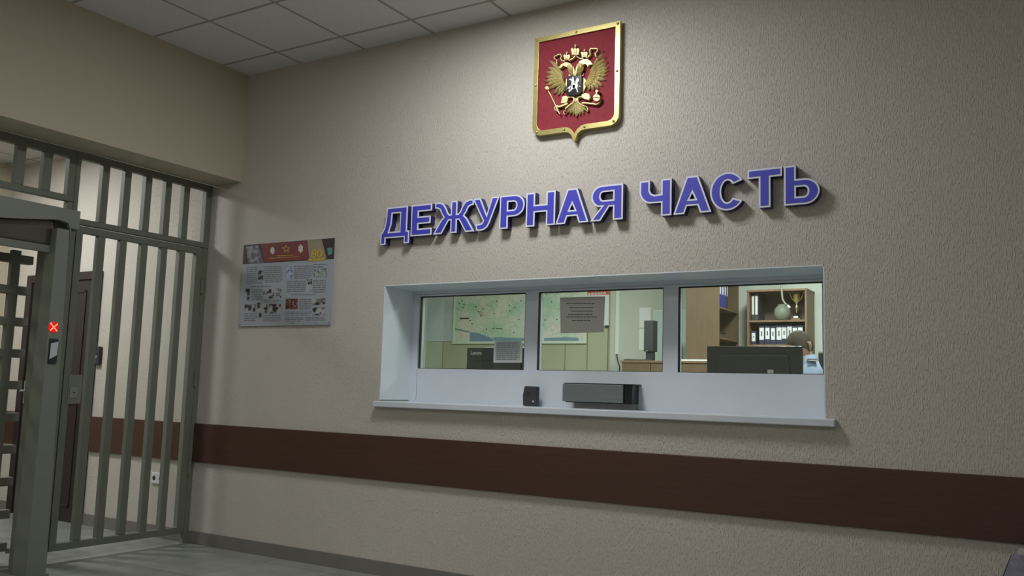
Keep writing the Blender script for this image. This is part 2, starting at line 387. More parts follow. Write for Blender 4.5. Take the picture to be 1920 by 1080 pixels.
def g_N(W, s=SW):
    t = 0.046; m = H / 2 + .004
    return [[(0, 0), (s, 0), (s, m - t / 2), (W - s, m - t / 2), (W - s, 0), (W, 0), (W, H), (W - s, H), (W - s, m + t / 2), (s, m + t / 2), (s, H), (0, H)]]
def g_T(W, s=SW):
    t = 0.048; c = W / 2
    return [[(c - s / 2, 0), (c + s / 2, 0), (c + s / 2, H - t), (W, H - t), (W, H), (0, H), (0, H - t), (c - s / 2, H - t)]]
def g_A(W, s=0.062):
    c = W / 2; tw = 0.032; bh = 0.042; bt = 0.036
    def xl(z): return (c - tw) * z / H
    k = (c - tw) / H
    ix = lambda z: s + k * z
    out = [(0, 0), (s, 0), (s + k * bh, bh), (W - s - k * bh, bh), (W - s, 0), (W, 0), (c + tw, H), (c - tw, H)]
    z0 = bh + bt; zt = (c - s - .004) / k
    hole = [(ix(z0), z0), (c, min(zt, H - .035)), (W - ix(z0), z0)]
    return [out, hole]
def g_S(W, s=SW):
    cx, cz, rx, rz = W / 2, H / 2, W / 2, H / 2
    out = arc(cx, cz, rx, rz, 32, 328, 26)
    inn = arc(cx, cz, rx - s, rz - 0.044, 322, 38, 22)
    return [out + inn]
def g_Soft(W): return flipz(g_P(W))
def g_Ya(W, s=SW):
    zb = 0.078; rz = (H - zb) / 2; cz = zb + rz; rx = 0.068; cx = W - rx - .006; t = 0.04
    out = [(0, 0), (s, 0), (s, zb), (0.084, zb), (W - 0.064, 0), (W, 0), (cx + .002, zb + .004)] + arc(cx, cz, rx, rz, -70, 90, 14) + [(0, H)]
    hole = [(s, zb + t), (s, H - t)] + arc(cx - .008, cz, rx - s + .01, rz - t, 90, -90, 10)
    return flipx([out, hole], W)
def g_Ch(W, s=SW):
    zb = 0.074; t = 0.045; rx = 0.07; rz = 0.07
    out = [(W - s, 0), (W, 0), (W, H), (W - s, H), (W - s, zb + t + .004), (s + .03, zb + t + .002)]
    out += [(s + .01, zb + t + .010), (s, zb + t + .03), (s, H), (0, H)]
    out += [(0, zb + .06)] + arc(rx, zb + rz, rx, rz, 190, 262, 8) + [(W - s, zb)]
    return [out]
def g_U(W, s=0.056):
    a = W / 2 + .006
    out = [(W, H), (W - s, H), (a + .002, 0.098), (s + .002, H), (0, H), (a - .024, 0.060), (a - .034, 0.047), (a - .05, 0.043), (a - .075, 0.045),
           (a - .075, 0.004)] + [(a - .045, 0.0), (a - .015, 0.004), (a + .010, 0.02), (a + .025, 0.045)]
    return [list(reversed(out))]
def g_Zh(W, s=0.048):
    c = W / 2; R = [(c + s / 2, 0), (c + s / 2, 0.082), (c + s / 2 + .014, 0.082), (W - 0.066, 0), (W, 0), (W - 0.058, 0.088), (W - 0.078, 0.106),
                    (W - 0.062, 0.128), (W - 0.048, 0.156), (W - 0.03, 0.166), (W - 0.01, 0.168), (W - 0.01, H), (W - 0.045, H), (W - 0.075, 0.194), (W - 0.095, 0.168), (W - 0.112, 0.134), (c + s / 2 + .01, 0.122), (c + s / 2, 0.122), (c + s / 2, H)]
    L = [(W - x, z) for x, z in reversed(R)]
    return [R + L]
def g_D(W, s=SW):
    f = -0.042
    out = [(0, f), (0.042, f), (0.042, 0), (W - 0.042, 0), (W - 0.042, f), (W, f), (W, 0.042), (W - .02, 0.042), (W - .02, H), (0.045, H), (0.040, 0.12), (0.028, 0.07), (0.012, 0.042), (0, 0.042)]
    hole = [(0.070, 0.042), (0.086, 0.09), (0.092, H - .043), (W - .02 - s, H - .043), (W - .02 - s, 0.042)]
    return [out, hole]
def area(l): return sum(l[i][0] * l[(i + 1) % len(l)][1] - l[(i + 1) % len(l)][0] * l[i][1] for i in range(len(l))) / 2
def clean(l):
    r = []
    for p in l:
        if not r or math.hypot(p[0] - r[-1][0], p[1] - r[-1][1]) > 8e-4: r.append(p)
    if math.hypot(r[0][0] - r[-1][0], r[0][1] - r[-1][1]) < 8e-4: r.pop()
    return r
def inset(l, d):
    n = len(l); out = []
    for i in range(n):
        a, b_, c = Vector(l[i - 1]), Vector(l[i]), Vector(l[(i + 1) % n])
        e1 = (b_ - a).normalized(); e2 = (c - b_).normalized()
        n1 = Vector((-e1.y, e1.x)); n2 = Vector((-e2.y, e2.x)); m_ = n1 + n2
        if m_.length < 1e-4: m_ = n1
        m_.normalize(); k = d / max(0.45, m_.dot(n1)); p = b_ + m_ * k; out.append((p.x, p.y))
    return out
def letter(glyph, x0, W, z0, label):
    g = [clean(l) for l in glyph]
    g = [(l if (area(l) > 0) == (i == 0) else list(reversed(l))) for i, l in enumerate(g)]
    g = [[(x + x0, z + z0) for x, z in l] for l in g]
    o = thing('sign_letter', (x0 + W / 2, 0, z0), label, 'letter', 'raised blue letters of the wall sign')
    obj('letter_body', MB().prism(g, -0.046, -0.001), BLUES, o)
    obj('white_edging', MB().prism(g, -0.050, -0.046), WEDGE, o)
    obj('blue_face', MB().prism([inset(l, 0.0095) for l in g], -0.0515, -0.050), BLUEF, o)
ZB = 2.158
SIGN = [(g_D, 1.431, 0.237, 'Д'), (g_E, 1.680, 0.168, 'Е'), (g_Zh, 1.860, 0.316, 'Ж'), (g_U, 2.158, 0.197, 'У'), (g_P, 2.358, 0.176, 'Р'), (g_N, 2.545, 0.198, 'Н'),
        (g_A, 2.747, 0.215, 'А'), (g_Ya, 2.972, 0.203, 'Я'), (g_Ch, 3.276, 0.187, 'Ч'), (g_A, 3.474, 0.213, 'А'), (g_S, 3.680, 0.188, 'С'), (g_T, 3.880, 0.178, 'Т'), (g_Soft, 4.067, 0.176, 'Ь')]
NOTES = ['with two short feet, first letter of the sign', 'second letter of the sign, right of the Д', 'widest letter of the first word', 'fourth letter of the sign, between Ж and Р', 'fifth letter of the sign, between У and Н',
         'in the first word below the emblem', 'between Н and Я in the first word', 'last letter of the first word', 'first letter of the second word', 'second letter of the short word, between Ч and С', 'round open letter of the second word', 'with a crossbar, next to last letter of the sign', 'last letter of the sign at its right end']
for (g, x0, W, ch), nt_ in zip(SIGN, NOTES):
    letter(g(W), x0, W, ZB, 'blue raised letter %s with white edging, %s' % (ch, nt_))

# ------------------------------------------------------------------ coat of arms plaque
def E(x, y, d=-0.04):          # spot of the relief, read off the photo, on the plaque's plane
    p = at(1010 + x / 6.75, 80 + y / 6.75, d); return (p.x, p.z)
cx = 2.852
pl = thing('coat_of_arms_plaque', (cx, 0, 2.64), 'red and gold shield plaque with a double-headed eagle high on the front wall', 'plaque')
def shield(o, dz=0.0):
    x0, x1, zt = 2.567 + o, 3.137 - o, 3.330 - o; zb = 2.712 + o; r = 0.06 - o * 0.6
    L = [(x0, zt), (x0, zb + r)] + arc(x0 + r, zb + r, r, r, 180, 270, 6)[1:]
    tip = zb - .068 + o * .55
    L += [(cx - .07, zb), (cx - .045, zb - .004), (cx - .022, zb - .020), (cx - .006, tip + .012), (cx, tip), (cx + .006, tip + .012), (cx + .022, zb - .020), (cx + .045, zb - .004), (cx + .07, zb)]
    L += arc(x1 - r, zb + r, r, r, 270, 360, 6) + [(x1, zt)]
    return L
obj('red_field', MB().prism([shield(0.012)], -0.026, -0.001), RED, pl)
obj('brass_frame', MB().prism([shield(0.0), list(reversed(shield(0.030)))], -0.040, -0.001), BRASS, pl, bevel=0.006)
for (x, z) in [(2.582, 3.315), (3.122, 3.315), (cx, 3.315), (2.582, 3.03), (3.122, 3.03), (2.60, 2.735), (3.104, 2.735), (2.785, 2.727), (2.919, 2.727)]:
    obj('stud', MB().lathe([(0.008, -0.0395), (0.008, -0.042), (0.005, -0.0455), (0.001, -0.047)], (x, 0, z), n=12, axis='y'), BRASS, pl, smooth=True)
def feather(mb, root, tip, wd, d0, bend=0.0):
    a = Vector(root); b_ = Vector(tip); u = (b_ - a); Ln = u.length; u.normalize(); nrm = Vector((-u.y, u.x)); n = 7
    L = []; Rr = []; Mi = []
    for i in range(n + 1):
        t = i / n; wv = wd * (0.55 + 0.45 * math.sin(PI * min(1, t * 1.15))) * (1 if t < .72 else math.sqrt(max(0.0, 1 - ((t - .72) / .28) ** 2)) + .02)
        c = a + u * Ln * t + nrm * bend * math.sin(PI * t)
        L.append(c + nrm * wv); Rr.append(c - nrm * wv); Mi.append(c)
    vs = [(p.x, d0 + .007, p.y) for p in L] + [(p.x, d0 - .003, p.y) for p in Mi] + [(p.x, d0 + .007, p.y) for p in Rr]
    m_ = n + 1; fs = []
    for i in range(n): fs += [(i, i + 1, m_ + i + 1, m_ + i), (m_ + i, m_ + i + 1, 2 * m_ + i + 1, 2 * m_ + i), (2 * m_ + i, 2 * m_ + i + 1, i + 1, i)]
    fs += [(0, m_, 2 * m_), (m_ - 1, 2 * m_ - 1, 3 * m_ - 1)]
    mb.add(vs, fs)
def wing(tips, roots, side):
    mb = MB()
    for i, (t, r) in enumerate(zip(tips, roots)): feather(mb, E(*r), E(*t), 0.0135, -0.034 - 0.0006 * i, side * 0.010)
    for i in range(len(tips)):
        t, r = tips[i], roots[i]; m_ = (r[0] + (t[0] - r[0]) * .66, r[1] + (t[1] - r[1]) * .66); feather(mb, E(*r), E(*m_), 0.0105, -0.040 - 0.0005 * i, side * 0.007)
    for i in range(len(tips)):
        t, r = tips[i], roots[i]; m_ = (r[0] + (t[0] - r[0]) * .38, r[1] + (t[1] - r[1]) * .38); feather(mb, E(*r), E(*m_), 0.010, -0.045 - 0.0004 * i, side * 0.004)
    return mb
LT = [(118, 215), (88, 300), (70, 365), (62, 430), (62, 485), (76, 535), (110, 590), (178, 652), (235, 668), (288, 655), (326, 610)]
LR = [(300, 430), (305, 440), (308, 450), (312, 462), (316, 474), (322, 488), (328, 505), (334, 520), (340, 535), (346, 550), (350, 560)]
RT = [(820, 95), (852, 178), (872, 240), (882, 300), (880, 350), (866, 405), (846, 470), (806, 548), (756, 580), (692, 606), (636, 604)]
RR = [(655, 380), (650, 395), (645, 408), (640, 420), (634, 432), (628, 446), (620, 462), (612, 478), (604, 494), (596, 508), (590, 520)]
obj('eagle_wing', wing(LT, LR, -1), EAGLE, pl, recalc=True)
obj('eagle_wing', wing(RT, RR, 1), EAGLE, pl, recalc=True)
def rel(name, polys, d0, d1, m=EAGLE, bv=0.003, lab=None):
    mb = MB()
    for p in polys:
        l = [E(*q) for q in p]
        if area(l) < 0: l.reverse()
        mb.prism([l], d0, d1)
    return obj(name, mb, m, pl, bevel=bv, label=lab)
def strip(path, w_):
    L = []; Rr = []
    for i, p in enumerate(path):
        a = Vector(path[max(i - 1, 0)]); b_ = Vector(path[min(i + 1, len(path) - 1)]); d = (b_ - a).normalized(); n_ = Vector((-d.y, d.x)) * w_ / 2
        L.append((p[0] + n_.x, p[1] + n_.y)); Rr.append((p[0] - n_.x, p[1] - n_.y))
    return L + Rr[::-1]
bodyp = [(385, 440), (372, 405), (400, 398), (410, 425), (470, 432), (540, 425), (572, 380), (560, 430), (600, 470), (596, 560), (560, 640), (560, 690), (508, 690), (500, 760), (452, 760), (440, 690), (385, 695), (352, 620), (335, 520), (345, 460)]
rel('eagle_body', [bodyp], -0.040, -0.026)
rel('eagle_head', [[(408, 428), (466, 428), (470, 370), (455, 310), (420, 275), (372, 252), (332, 258), (292, 280), (262, 332), (300, 326), (322, 300), (345, 312), (378, 318), (398, 345), (408, 385)]], -0.052, -0.026)
rel('eagle_head', [[(472, 428), (545, 428), (534, 380), (540, 330), (565, 292), (600, 274), (618, 288), (628, 312), (650, 286), (694, 282), (660, 235), (620, 212), (570, 220), (530, 242), (500, 280), (482, 330)]], -0.052, -0.026)
nf = MB()
for i in range(7):
    feather(nf, E(418 + i * 6, 425), E(372 + i * 12, 282 + (i - 3) ** 2 * .8), 0.004, -0.0545, 0.004)
    feather(nf, E(484 + i * 7, 425), E(508 + i * 13, 262 + i * 3), 0.004, -0.0545, -0.004)
obj('neck_feathers', nf, EAGLE, pl)
def crown(cx_, cy_, w_, h_):
    mb = MB(); b0 = cy_ + h_ / 2; t0 = cy_ - h_ / 2
    for p in [[(cx_ - w_ * .42, b0), (cx_ + w_ * .42, b0), (cx_ + w_ * .42, b0 - h_ * .18), (cx_ - w_ * .42, b0 - h_ * .18)],
              [(cx_ - w_ * .40, b0 - h_ * .16), (cx_ - w_ * .50, t0 + h_ * .30), (cx_ - w_ * .36, t0 + h_ * .05), (cx_ - w_ * .1, t0 + h_ * .22), (cx_ - w_ * .12, b0 - h_ * .16)],
              [(cx_ + w_ * .40, b0 - h_ * .16), (cx_ + w_ * .50, t0 + h_ * .30), (cx_ + w_ * .36, t0 + h_ * .05), (cx_ + w_ * .1, t0 + h_ * .22), (cx_ + w_ * .12, b0 - h_ * .16)],
              [(cx_ - w_ * .10, b0 - h_ * .16), (cx_ - w_ * .13, t0 + h_ * .2), (cx_, t0), (cx_ + w_ * .13, t0 + h_ * .2), (cx_ + w_ * .10, b0 - h_ * .16)],
              [(cx_ - 5, t0 + 6), (cx_ - 5, t0 - h_ * .42), (cx_ + 5, t0 - h_ * .42), (cx_ + 5, t0 + 6)],
              [(cx_ - 14, t0 - h_ * .18), (cx_ - 14, t0 - h_ * .32), (cx_ + 14, t0 - h_ * .32), (cx_ + 14, t0 - h_ * .18)]]:
        l = [E(*q) for q in p]
        if area(l) < 0: l.reverse()
        mb.prism([l], -0.056, -0.026)
    obj('crown', mb, EAGLE, pl, bevel=0.003)
crown(477, 116, 112, 94); crown(370, 188, 88, 72); crown(592, 154, 88, 72)
rel('crown_ribbon', [strip([(385, 232), (430, 214), (460, 185), (477, 160), (498, 185), (530, 206), (575, 205)], 16),
                     strip([(340, 240), (300, 232), (285, 205), (296, 175), (285, 152), (258, 155), (238, 165)], 15), strip([(240, 168), (205, 178), (206, 205), (238, 225), (235, 280)], 15),
                     strip([(610, 200), (640, 180), (662, 150), (655, 100), (668, 82), (750, 82)], 15), strip([(748, 78), (750, 115), (722, 135), (736, 185)], 14)], -0.050, -0.026)
rel('eagle_leg', [[(300, 690), (352, 676), (380, 690), (372, 745), (350, 770), (285, 768), (295, 735)], strip([(372, 772), (330, 790), (290, 806), (240, 818)], 22),
                  strip([(250, 800), (222, 806), (206, 832), (218, 860), (250, 856)], 14), strip([(228, 815), (240, 870), (262, 880)], 12), strip([(455, 745), (452, 706), (430, 688), (390, 690), (372, 700)], 20), strip([(450, 735), (440, 765), (400, 790), (340, 840)], 16)], -0.048, -0.026)
rel('eagle_leg', [[(545, 660), (600, 640), (645, 650), (665, 700), (640, 728), (590, 722), (548, 700)], strip([(548, 768), (600, 766), (660, 774), (720, 778)], 22),
                  strip([(705, 790), (745, 782), (775, 762), (785, 738)], 14), strip([(640, 650), (655, 690), (640, 735)], 12), strip([(500, 740), (500, 706), (522, 690), (555, 690)], 18), strip([(498, 735), (510, 765), (545, 790), (600, 812)], 16)], -0.048, -0.026)
rel('orb', [[(750 + 46 * math.cos(a * PI / 8), 708 + 46 * math.sin(a * PI / 8)) for a in range(16)]], -0.060, -0.026, bv=0.006, lab='round golden orb held at the right')
rel('orb_cross', [strip([(753, 672), (757, 608)], 14), strip([(736, 628), (778, 630)], 16), strip([(700, 706), (798, 708)], 9), strip([(752, 706), (752, 664)], 9)], -0.064, -0.030, m=BRASS)
rel('sceptre', [strip([(128, 610), (160, 670), (200, 750), (276, 912)], 12), [(84, 575), (100, 560), (118, 552), (140, 572), (138, 598), (118, 606), (96, 596)]], -0.052, -0.026, lab='golden sceptre held at the left')
tf = MB()
for (r, t, w_) in [((478, 735), (474, 948), .014), ((468, 745), (432, 925), .011), ((488, 745), (520, 925), .011), ((462, 750), (385, 918), .011), ((492, 750), (565, 905), .011), ((456, 760), (335, 905), .010), ((500, 760), (612, 868), .010)]:
    feather(tf, E(*r), E(*t), w_, -0.042, 0.0)
obj('eagle_tail', tf, EAGLE, pl)
rel('tail_curl', [strip([(340, 912), (318, 890), (322, 862), (346, 868)], 12)], -0.044, -0.026); rel('tail_curl', [strip([(610, 880), (626, 850), (610, 812), (590, 800)], 12)], -0.044, -0.026)
rel('small_shield', [[(376, 432), (562, 424), (558, 640), (540, 664), (480, 678), (466, 688), (450, 682), (385, 682), (368, 660)]], -0.058, -0.038, m=BLACKG, bv=0.002, lab='small dark shield on the breast of the eagle')
rel('horseman', [[(478, 545), (486, 505), (500, 468), (512, 455), (528, 470), (534, 500), (520, 505), (512, 520), (518, 560), (508, 590), (520, 640), (506, 640), (494, 592), (470, 590), (452, 600), (448, 560)],
                 [(440, 560), (452, 545), (480, 550), (480, 585), (455, 592), (430, 620), (410, 640), (402, 632), (425, 600), (432, 575), (410, 590), (388, 600), (386, 588), (410, 565)],
                 [(442, 555), (436, 510), (446, 480), (440, 462), (452, 445), (462, 450), (464, 475), (472, 510), (474, 552)],
                 [(438, 500), (415, 480), (398, 490), (408, 472), (430, 468), (445, 485)], strip([(400, 632), (440, 520)], 5), strip([(530, 560), (548, 570)], 8)], -0.061, -0.057, m=WEDGE, bv=0.0, lab='white horseman on the small shield')

# ------------------------------------------------------------------ information poster left of the window
def Pp(x, y, d=-0.012):
    return at(430 + x / 5.4, 430 + y / 5.4, d)
po = thing('information_poster', (0.54, 0, 1.6), 'white information poster with dark red header on the front wall left of the window', 'poster')
def patch(name, pts, m, parent, d=-0.0125, th=0.001, fn=Pp, label=None):
    return obj(name, MB().quadp([fn(x, y, d) for x, y in pts], (0, th, 0)), m, parent, label=label)
obj('poster_board', MB().box(0.088, 0.990, -0.012, -0.001, 1.598, 2.202), POSTW, po)
hb = patch('header_band', [(149, 160), (1068, 88), (1058, 301), (136, 353)], HEADK, po, label='dark red printed header')
patch('header_field', [(315, 150), (800, 116), (812, 308), (350, 332)], HEADR, hb, d=-0.0135)
obj('header_collage', MB().quadp([Pp(x, y, -0.0135) for x, y in [(170, 175), (300, 160), (345, 338), (190, 342)]], (0, .001, 0)), PHGREY, hb)
patch('header_page', [(790, 112), (935, 102), (985, 298), (812, 308)], BEIGEP, hb, d=-0.0138)
patch('teal_mark', [(990, 190), (1045, 185), (1040, 250), (1000, 262)], TEAL, hb, d=-0.0138)
def star(cx_, cy_, r, m, parent, name, d=-0.0142, inner=0.45, hole=True, n=5, sq=1.0):
    o_ = [(cx_ + (r if i % 2 == 0 else r * inner) * math.sin(PI * i / n) * sq, cy_ - (r if i % 2 == 0 else r * inner) * math.cos(PI * i / n)) for i in range(2 * n)]
    l = [(Pp(x, y, d).x, Pp(x, y, d).z) for x, y in o_]
    if area(l) < 0: l.reverse()
    lp = [l]
    if hole:
        h = [(cx_ + (x - cx_) * .68, cy_ + (y - cy_) * .68) for x, y in o_]; h = [(Pp(x, y, d).x, Pp(x, y, d).z) for x, y in h]
        if area(h) > 0: h.reverse()
        lp.append(h)
    return obj(name, MB().prism(lp, d, d + .001), m, parent)
star(575, 198, 44, GOLD, hb, 'gold_star'); star(437, 215, 40, PAPERG, hb, 'round_badge', hole=False, inner=.8, n=8, sq=.6); star(722, 195, 48, PAPERG, hb, 'pointed_badge', hole=False, inner=.7, n=6, sq=.6)
def words(mb, fn, x0, x1, y0, y1, d, th, rows, slope=0.0, wl_=(18, 60), gap=7, hgt=0.42, just=False, mi=0):
    step = (y1 - y0) / rows
    for r in range(rows):
        y = y0 + step * (r + .5); x = x0 + (0 if not just else random.uniform(0, (x1 - x0) * .1)); xe = x1 - (0 if r < rows - 1 and not just else random.uniform(0, (x1 - x0) * .18))
        while x < xe - 4:
            w_ = min(random.uniform(*wl_), xe - x); h = step * hgt / 2
            ya, yb = y + slope * (x - x0), y + slope * (x + w_ - x0)
            mb.quadp([fn(x, ya - h, d), fn(x + w_, yb - h, d), fn(x + w_, yb + h, d), fn(x, ya + h, d)], (0, th, 0), mi); x += w_ + gap
tx = MB()
for (x0, x1, y0, y1, rows, sl) in [(175, 285, 380, 555, 9, -.04), (355, 535, 372, 545, 9, -.03), (290, 350, 530, 556, 1, -.03), (225, 335, 605, 720, 7, -.02), (215, 460, 568, 590, 1, -.02), (345, 520, 712, 745, 2, -.01), (150, 270, 845, 930, 5, 0), (340, 520, 865, 935, 4, 0), (345, 345 + 1, 900, 901, 1, 0),
                                   (655, 845, 365, 505, 7, -.03), (850, 985, 345, 395, 2, -.03), (580, 770, 520, 640, 6, -.02), (845, 975, 510, 645, 6, -.01), (625, 915, 652, 672, 1, -.01), (705, 830, 700, 815, 6, 0), (570, 830, 830, 875, 3, 0), (565, 750, 888, 938, 3, 0), (770, 970, 885, 925, 3, 0)]:
    words(tx, Pp, x0, x1, y0, y1, -0.0128, .0006, rows, sl)
words(tx, Pp, 620, 665, 942, 958, -0.0128, .0006, 1, 0); words(tx, Pp, 865, 890, 940, 956, -0.0128, .0006, 1, 0)
obj('printed_text', tx, INK, po)
tg = MB(); words(tg, Pp, 490, 650, 262, 276, -0.0145, .0006, 1, -.05); words(tg, Pp, 400, 720, 288, 300, -0.0145, .0006, 1, -.06)
obj('header_text', tg, GOLD, hb)
PH = [([(290, 420), (342, 415), (342, 518), (290, 522)], PHBW), ([(582, 366), (642, 360), (636, 494), (582, 496)], PHBLUE), ([(856, 402), (985, 396), (980, 486), (855, 478)], PHGRN), ([(782, 506), (836, 502), (832, 636), (776, 632)], PHBW),
      ([(166, 602), (205, 600), (204, 670), (166, 670)], PHBW), ([(160, 680), (206, 680), (204, 724), (160, 722)], PHBW), ([(348, 606), (458, 600), (452, 698), (344, 702)], PHBW), ([(476, 596), (524, 594), (522, 692), (472, 692)], PHBW),
      ([(155, 762), (264, 760), (262, 832), (154, 832)], PHBW), ([(276, 744), (326, 742), (324, 828), (276, 830)], PHBW), ([(342, 764), (386, 762), (384, 848), (342, 848)], PHBW), ([(404, 758), (520, 756), (516, 854), (402, 852)], PHBW), ([(274, 842), (324, 842), (322, 892), (272, 892)], PHBW),
      ([(570, 702), (692, 702), (690, 810), (568, 808)], PHRED), ([(846, 706), (908, 704), (906, 766), (842, 766)], PHBW), ([(914, 702), (970, 700), (968, 756), (912, 756)], PHBW), ([(842, 792), (968, 788), (966, 868), (840, 868)], PHBW)]
for pts, m_ in PH: patch('photograph', pts, m_, po, d=-0.0132)
for x, z in ((0.10, 1.61), (0.978, 1.612), (0.10, 2.19), (0.978, 2.19)): obj('fixing_screw', MB().lathe([(0.004, -.0118), (0.004, -.014)], (x, 0, z), n=8, axis='y'), DGREY, po)

def text_mesh(body, height, m, name, parent, loc, rot, width=None, bold=0.0, depth=0.0008):
    cu = bpy.data.curves.new(name, 'FONT'); cu.body = body; cu.size = height; cu.extrude = depth; cu.offset = bold
    t = bpy.data.objects.new('tmp', cu); C.objects.link(t); bpy.context.view_layer.update()
    me = bpy.data.meshes.new_from_object(t.evaluated_get(bpy.context.evaluated_depsgraph_get())); bpy.data.objects.remove(t)
    xs = [v.co.x for v in me.vertices]; k = (width / (max(xs) - min(xs))) if width else 1.0
    for v in me.vertices: v.co.x = (v.co.x - min(xs)) * k
    me.materials.clear(); me.materials.append(m)
    o = bpy.data.objects.new(name, me); C.objects.link(o); o.parent = parent
    o.location = Vector(loc) - wloc(parent); o.rotation_euler = rot
    return o
text_mesh('80', 0.085, GOLD, 'golden_eighty', hb, Pp(828, 290, -0.0155), (PI / 2, 0, 0), 0.105, 0.0012)
lg = MB(); words(lg, Pp, 800, 970, 292, 330, -0.0150, .0006, 1, -.06, (30, 40), 4, .7)
obj('gold_garland', lg, GOLD, hb)

# ------------------------------------------------------------------ grille, gate and posts in the left opening
GX = -T; GD = 0.045
def bars(parent, rights, z0, z1, w_=0.052):
    for r in rights: obj('bar', box(GX - GD, GX, r - w_, r, z0, z1), GREEN, parent, bevel=0.003)
g1 = thing('transom_grille', (GX, -0.56, 2.204), 'greenish grey steel transom grille directly above the closed barred gate', 'grille')
fm = MB().prism([[(-1.121, 2.204), (0, 2.204), (0, HZ - .001), (-1.121, HZ - .001)], [(-1.089, 2.243), (-1.089, 2.646), (-.055, 2.646), (-.055, 2.243)]], 0, 1)
def yz(mb, x0, x1):          # turn an x-z prism into a y-z one between x0 and x1
    r = MB(); r.f = mb.f; r.mi = mb.mi; r.v = [((x0 if v[1] == 0 else x1), v[0], v[2]) for v in mb.v]; return r
obj('frame', yz(fm, GX, GX - GD), GREEN, g1, bevel=0.003)
bars(g1, [-.875, -.706, -.537, -.368, -.206], 2.243, 2.646)
g2 = thing('transom_grille', (GX, -1.9, 2.343), 'greenish grey steel transom grille above the turnstile canopy', 'grille')
fm = MB().prism([[(-3.349, 2.343), (-1.1235, 2.343), (-1.1235, HZ - .001), (-3.349, HZ - .001)], [(-3.31, 2.384), (-3.31, 2.636), (-1.172, 2.636), (-1.172, 2.384)]], 0, 1)
obj('frame', yz(fm, GX, GX - GD), GREEN, g2, bevel=0.003)
bars(g2, [-1.287 - .176 * i for i in range(12)], 2.384, 2.636, 0.058)
gp = tag(obj('gate_post', yz(MB().prism([[(-1.163, 0), (-1.0875, 0), (-1.0875, 2.2025), (-1.1235, 2.2025), (-1.1235, 2.342), (-1.163, 2.342)]], 0, 1), GX, GX - GD), GREEN, bevel=0.003, origin=(GX, -1.126, 0)), 'plain greenish grey steel post between the turnstile and the barred gate', 'post')
gp2 = tag(obj('gate_post', box(GX - GD, GX, -0.046, -0.0005, 0, 2.203), GREEN, bevel=0.003, origin=(GX, -.023, 0)), 'greenish grey steel post fixed to the front wall right of the gate', 'post')
gt = thing('barred_gate', (GX, -0.56, 0.0), 'closed greenish grey steel gate with five upright bars left of the front wall', 'gate')
fm = MB().prism([[(-1.084, 0.075), (-.05, 0.075), (-.05, 2.195), (-1.084, 2.195)], [(-1.036, 0.122), (-1.036, 2.149), (-.112, 2.149), (-.112, 0.122)]], 0, 1)
obj('frame', yz(fm, GX + .004, GX + .004 - GD), GREEN, gt, bevel=0.003)
for r in [-.868, -.702, -.534, -.368, -.210]: obj('bar', box(GX - GD + .004, GX + .002, r - .052, r, .122, 2.149), GREEN, gt, bevel=0.003)
lp = obj('lock_plate', box(GX + .0045, GX + .008, -1.05, -0.955, 1.015, 1.205), GREEN2, gt, bevel=0.002, label='pale rectangular lock plate')
obj('keyhole_cover', MB().box(GX + .008, GX + .012, -1.04, -0.985, 1.055, 1.125), STEELG, lp, bevel=0.002)
obj('keyhole', MB().box(GX + .012, GX + .0125, -1.018, -1.000, 1.086, 1.092), BLACK, lp)
for z in (0.5, 1.15, 1.85): obj('hinge', MB().tube([(GX + .012, -.048, z), (GX + .012, -.048, z + .11)], 0.010), GREEN, gt)

# ------------------------------------------------------------------ turnstile
ts = thing('turnstile', (-0.2, -2.15, 0), 'full height greenish grey turnstile with comb arms at the left edge', 'turnstile')
Y0 = -1.262
can = [(-3.05, 2.228), (-3.05, 2.108), (-2.98, 2.108), (-2.90, 2.150)] + [(-2.90 + (1.50) * i / 14, 2.150 - .078 * math.sin(PI * i / 14)) for i in range(1, 14)] + [(-1.40, 2.150), (-1.335, 2.140), (-1.325, 2.108), (Y0, 2.112), (Y0, 2.228)]
if area(can) < 0: can.reverse()
obj('canopy', yz(MB().prism([can], 0, 1), 0.0, -0.03), GREEN2, ts, bevel=0.004)
obj('canopy_roof', MB().box(-0.85, -0.03, -3.05, Y0, 2.195, 2.228), GREEN2, ts, bevel=0.003)
obj('canopy_side', MB().box(-0.03 - .8, -0.03, Y0 - .03, Y0, 2.10, 2.195), GREEN2, ts, bevel=0.003)
DRUM = mat('bronze_grey_panel', (84, 80, 72), 0.25, metal=0.5, noise=0.12, nscale=1.6)
obj('rotor_housing', MB().box(-0.34, -0.06, -3.0, -1.385, 1.992, 2.19), DRUM, ts, bevel=0.01, label='dark glossy bronze grey housing under the canopy')
obj('housing_rail', MB().box(-0.07, -0.055, -3.0, -1.375, 1.945, 1.992), GREEN, ts, bevel=0.004)
col = MB()
def taper(mb, x0, x1, y0, y1, z0, z1, bx, by):
    vs = [(x0 - bx, y0, z0), (x1, y0, z0), (x1, y1 + by, z0), (x0 - bx, y1 + by, z0), (x0, y0, z1), (x1, y0, z1), (x1, y1, z1), (x0, y1, z1)]
    mb.add(vs, [(0, 3, 2, 1), (4, 5, 6, 7), (0, 1, 5, 4), (1, 2, 6, 5), (2, 3, 7, 6), (3, 0, 4, 7)])
taper(col, -.105, 0.0, -1.405, -1.325, 0, 2.098, .05, .045)
colo = obj('column', col, GREEN2, ts, bevel=0.004)
obj('column_back', MB().box(-.21, -.108, -1.395, -1.345, 0, 2.01), GREEN, ts, bevel=0.003)
obj('brace', MB().tube([(-.002, -1.322, 2.115), (-.02, -1.302, 2.03)], .006, 8), GREEN2, ts)
c2 = MB(); taper(c2, -.105, 0.0, -2.98, -2.89, 0, 2.098, .05, .0); obj('column', c2, GREEN2, ts, bevel=0.004)
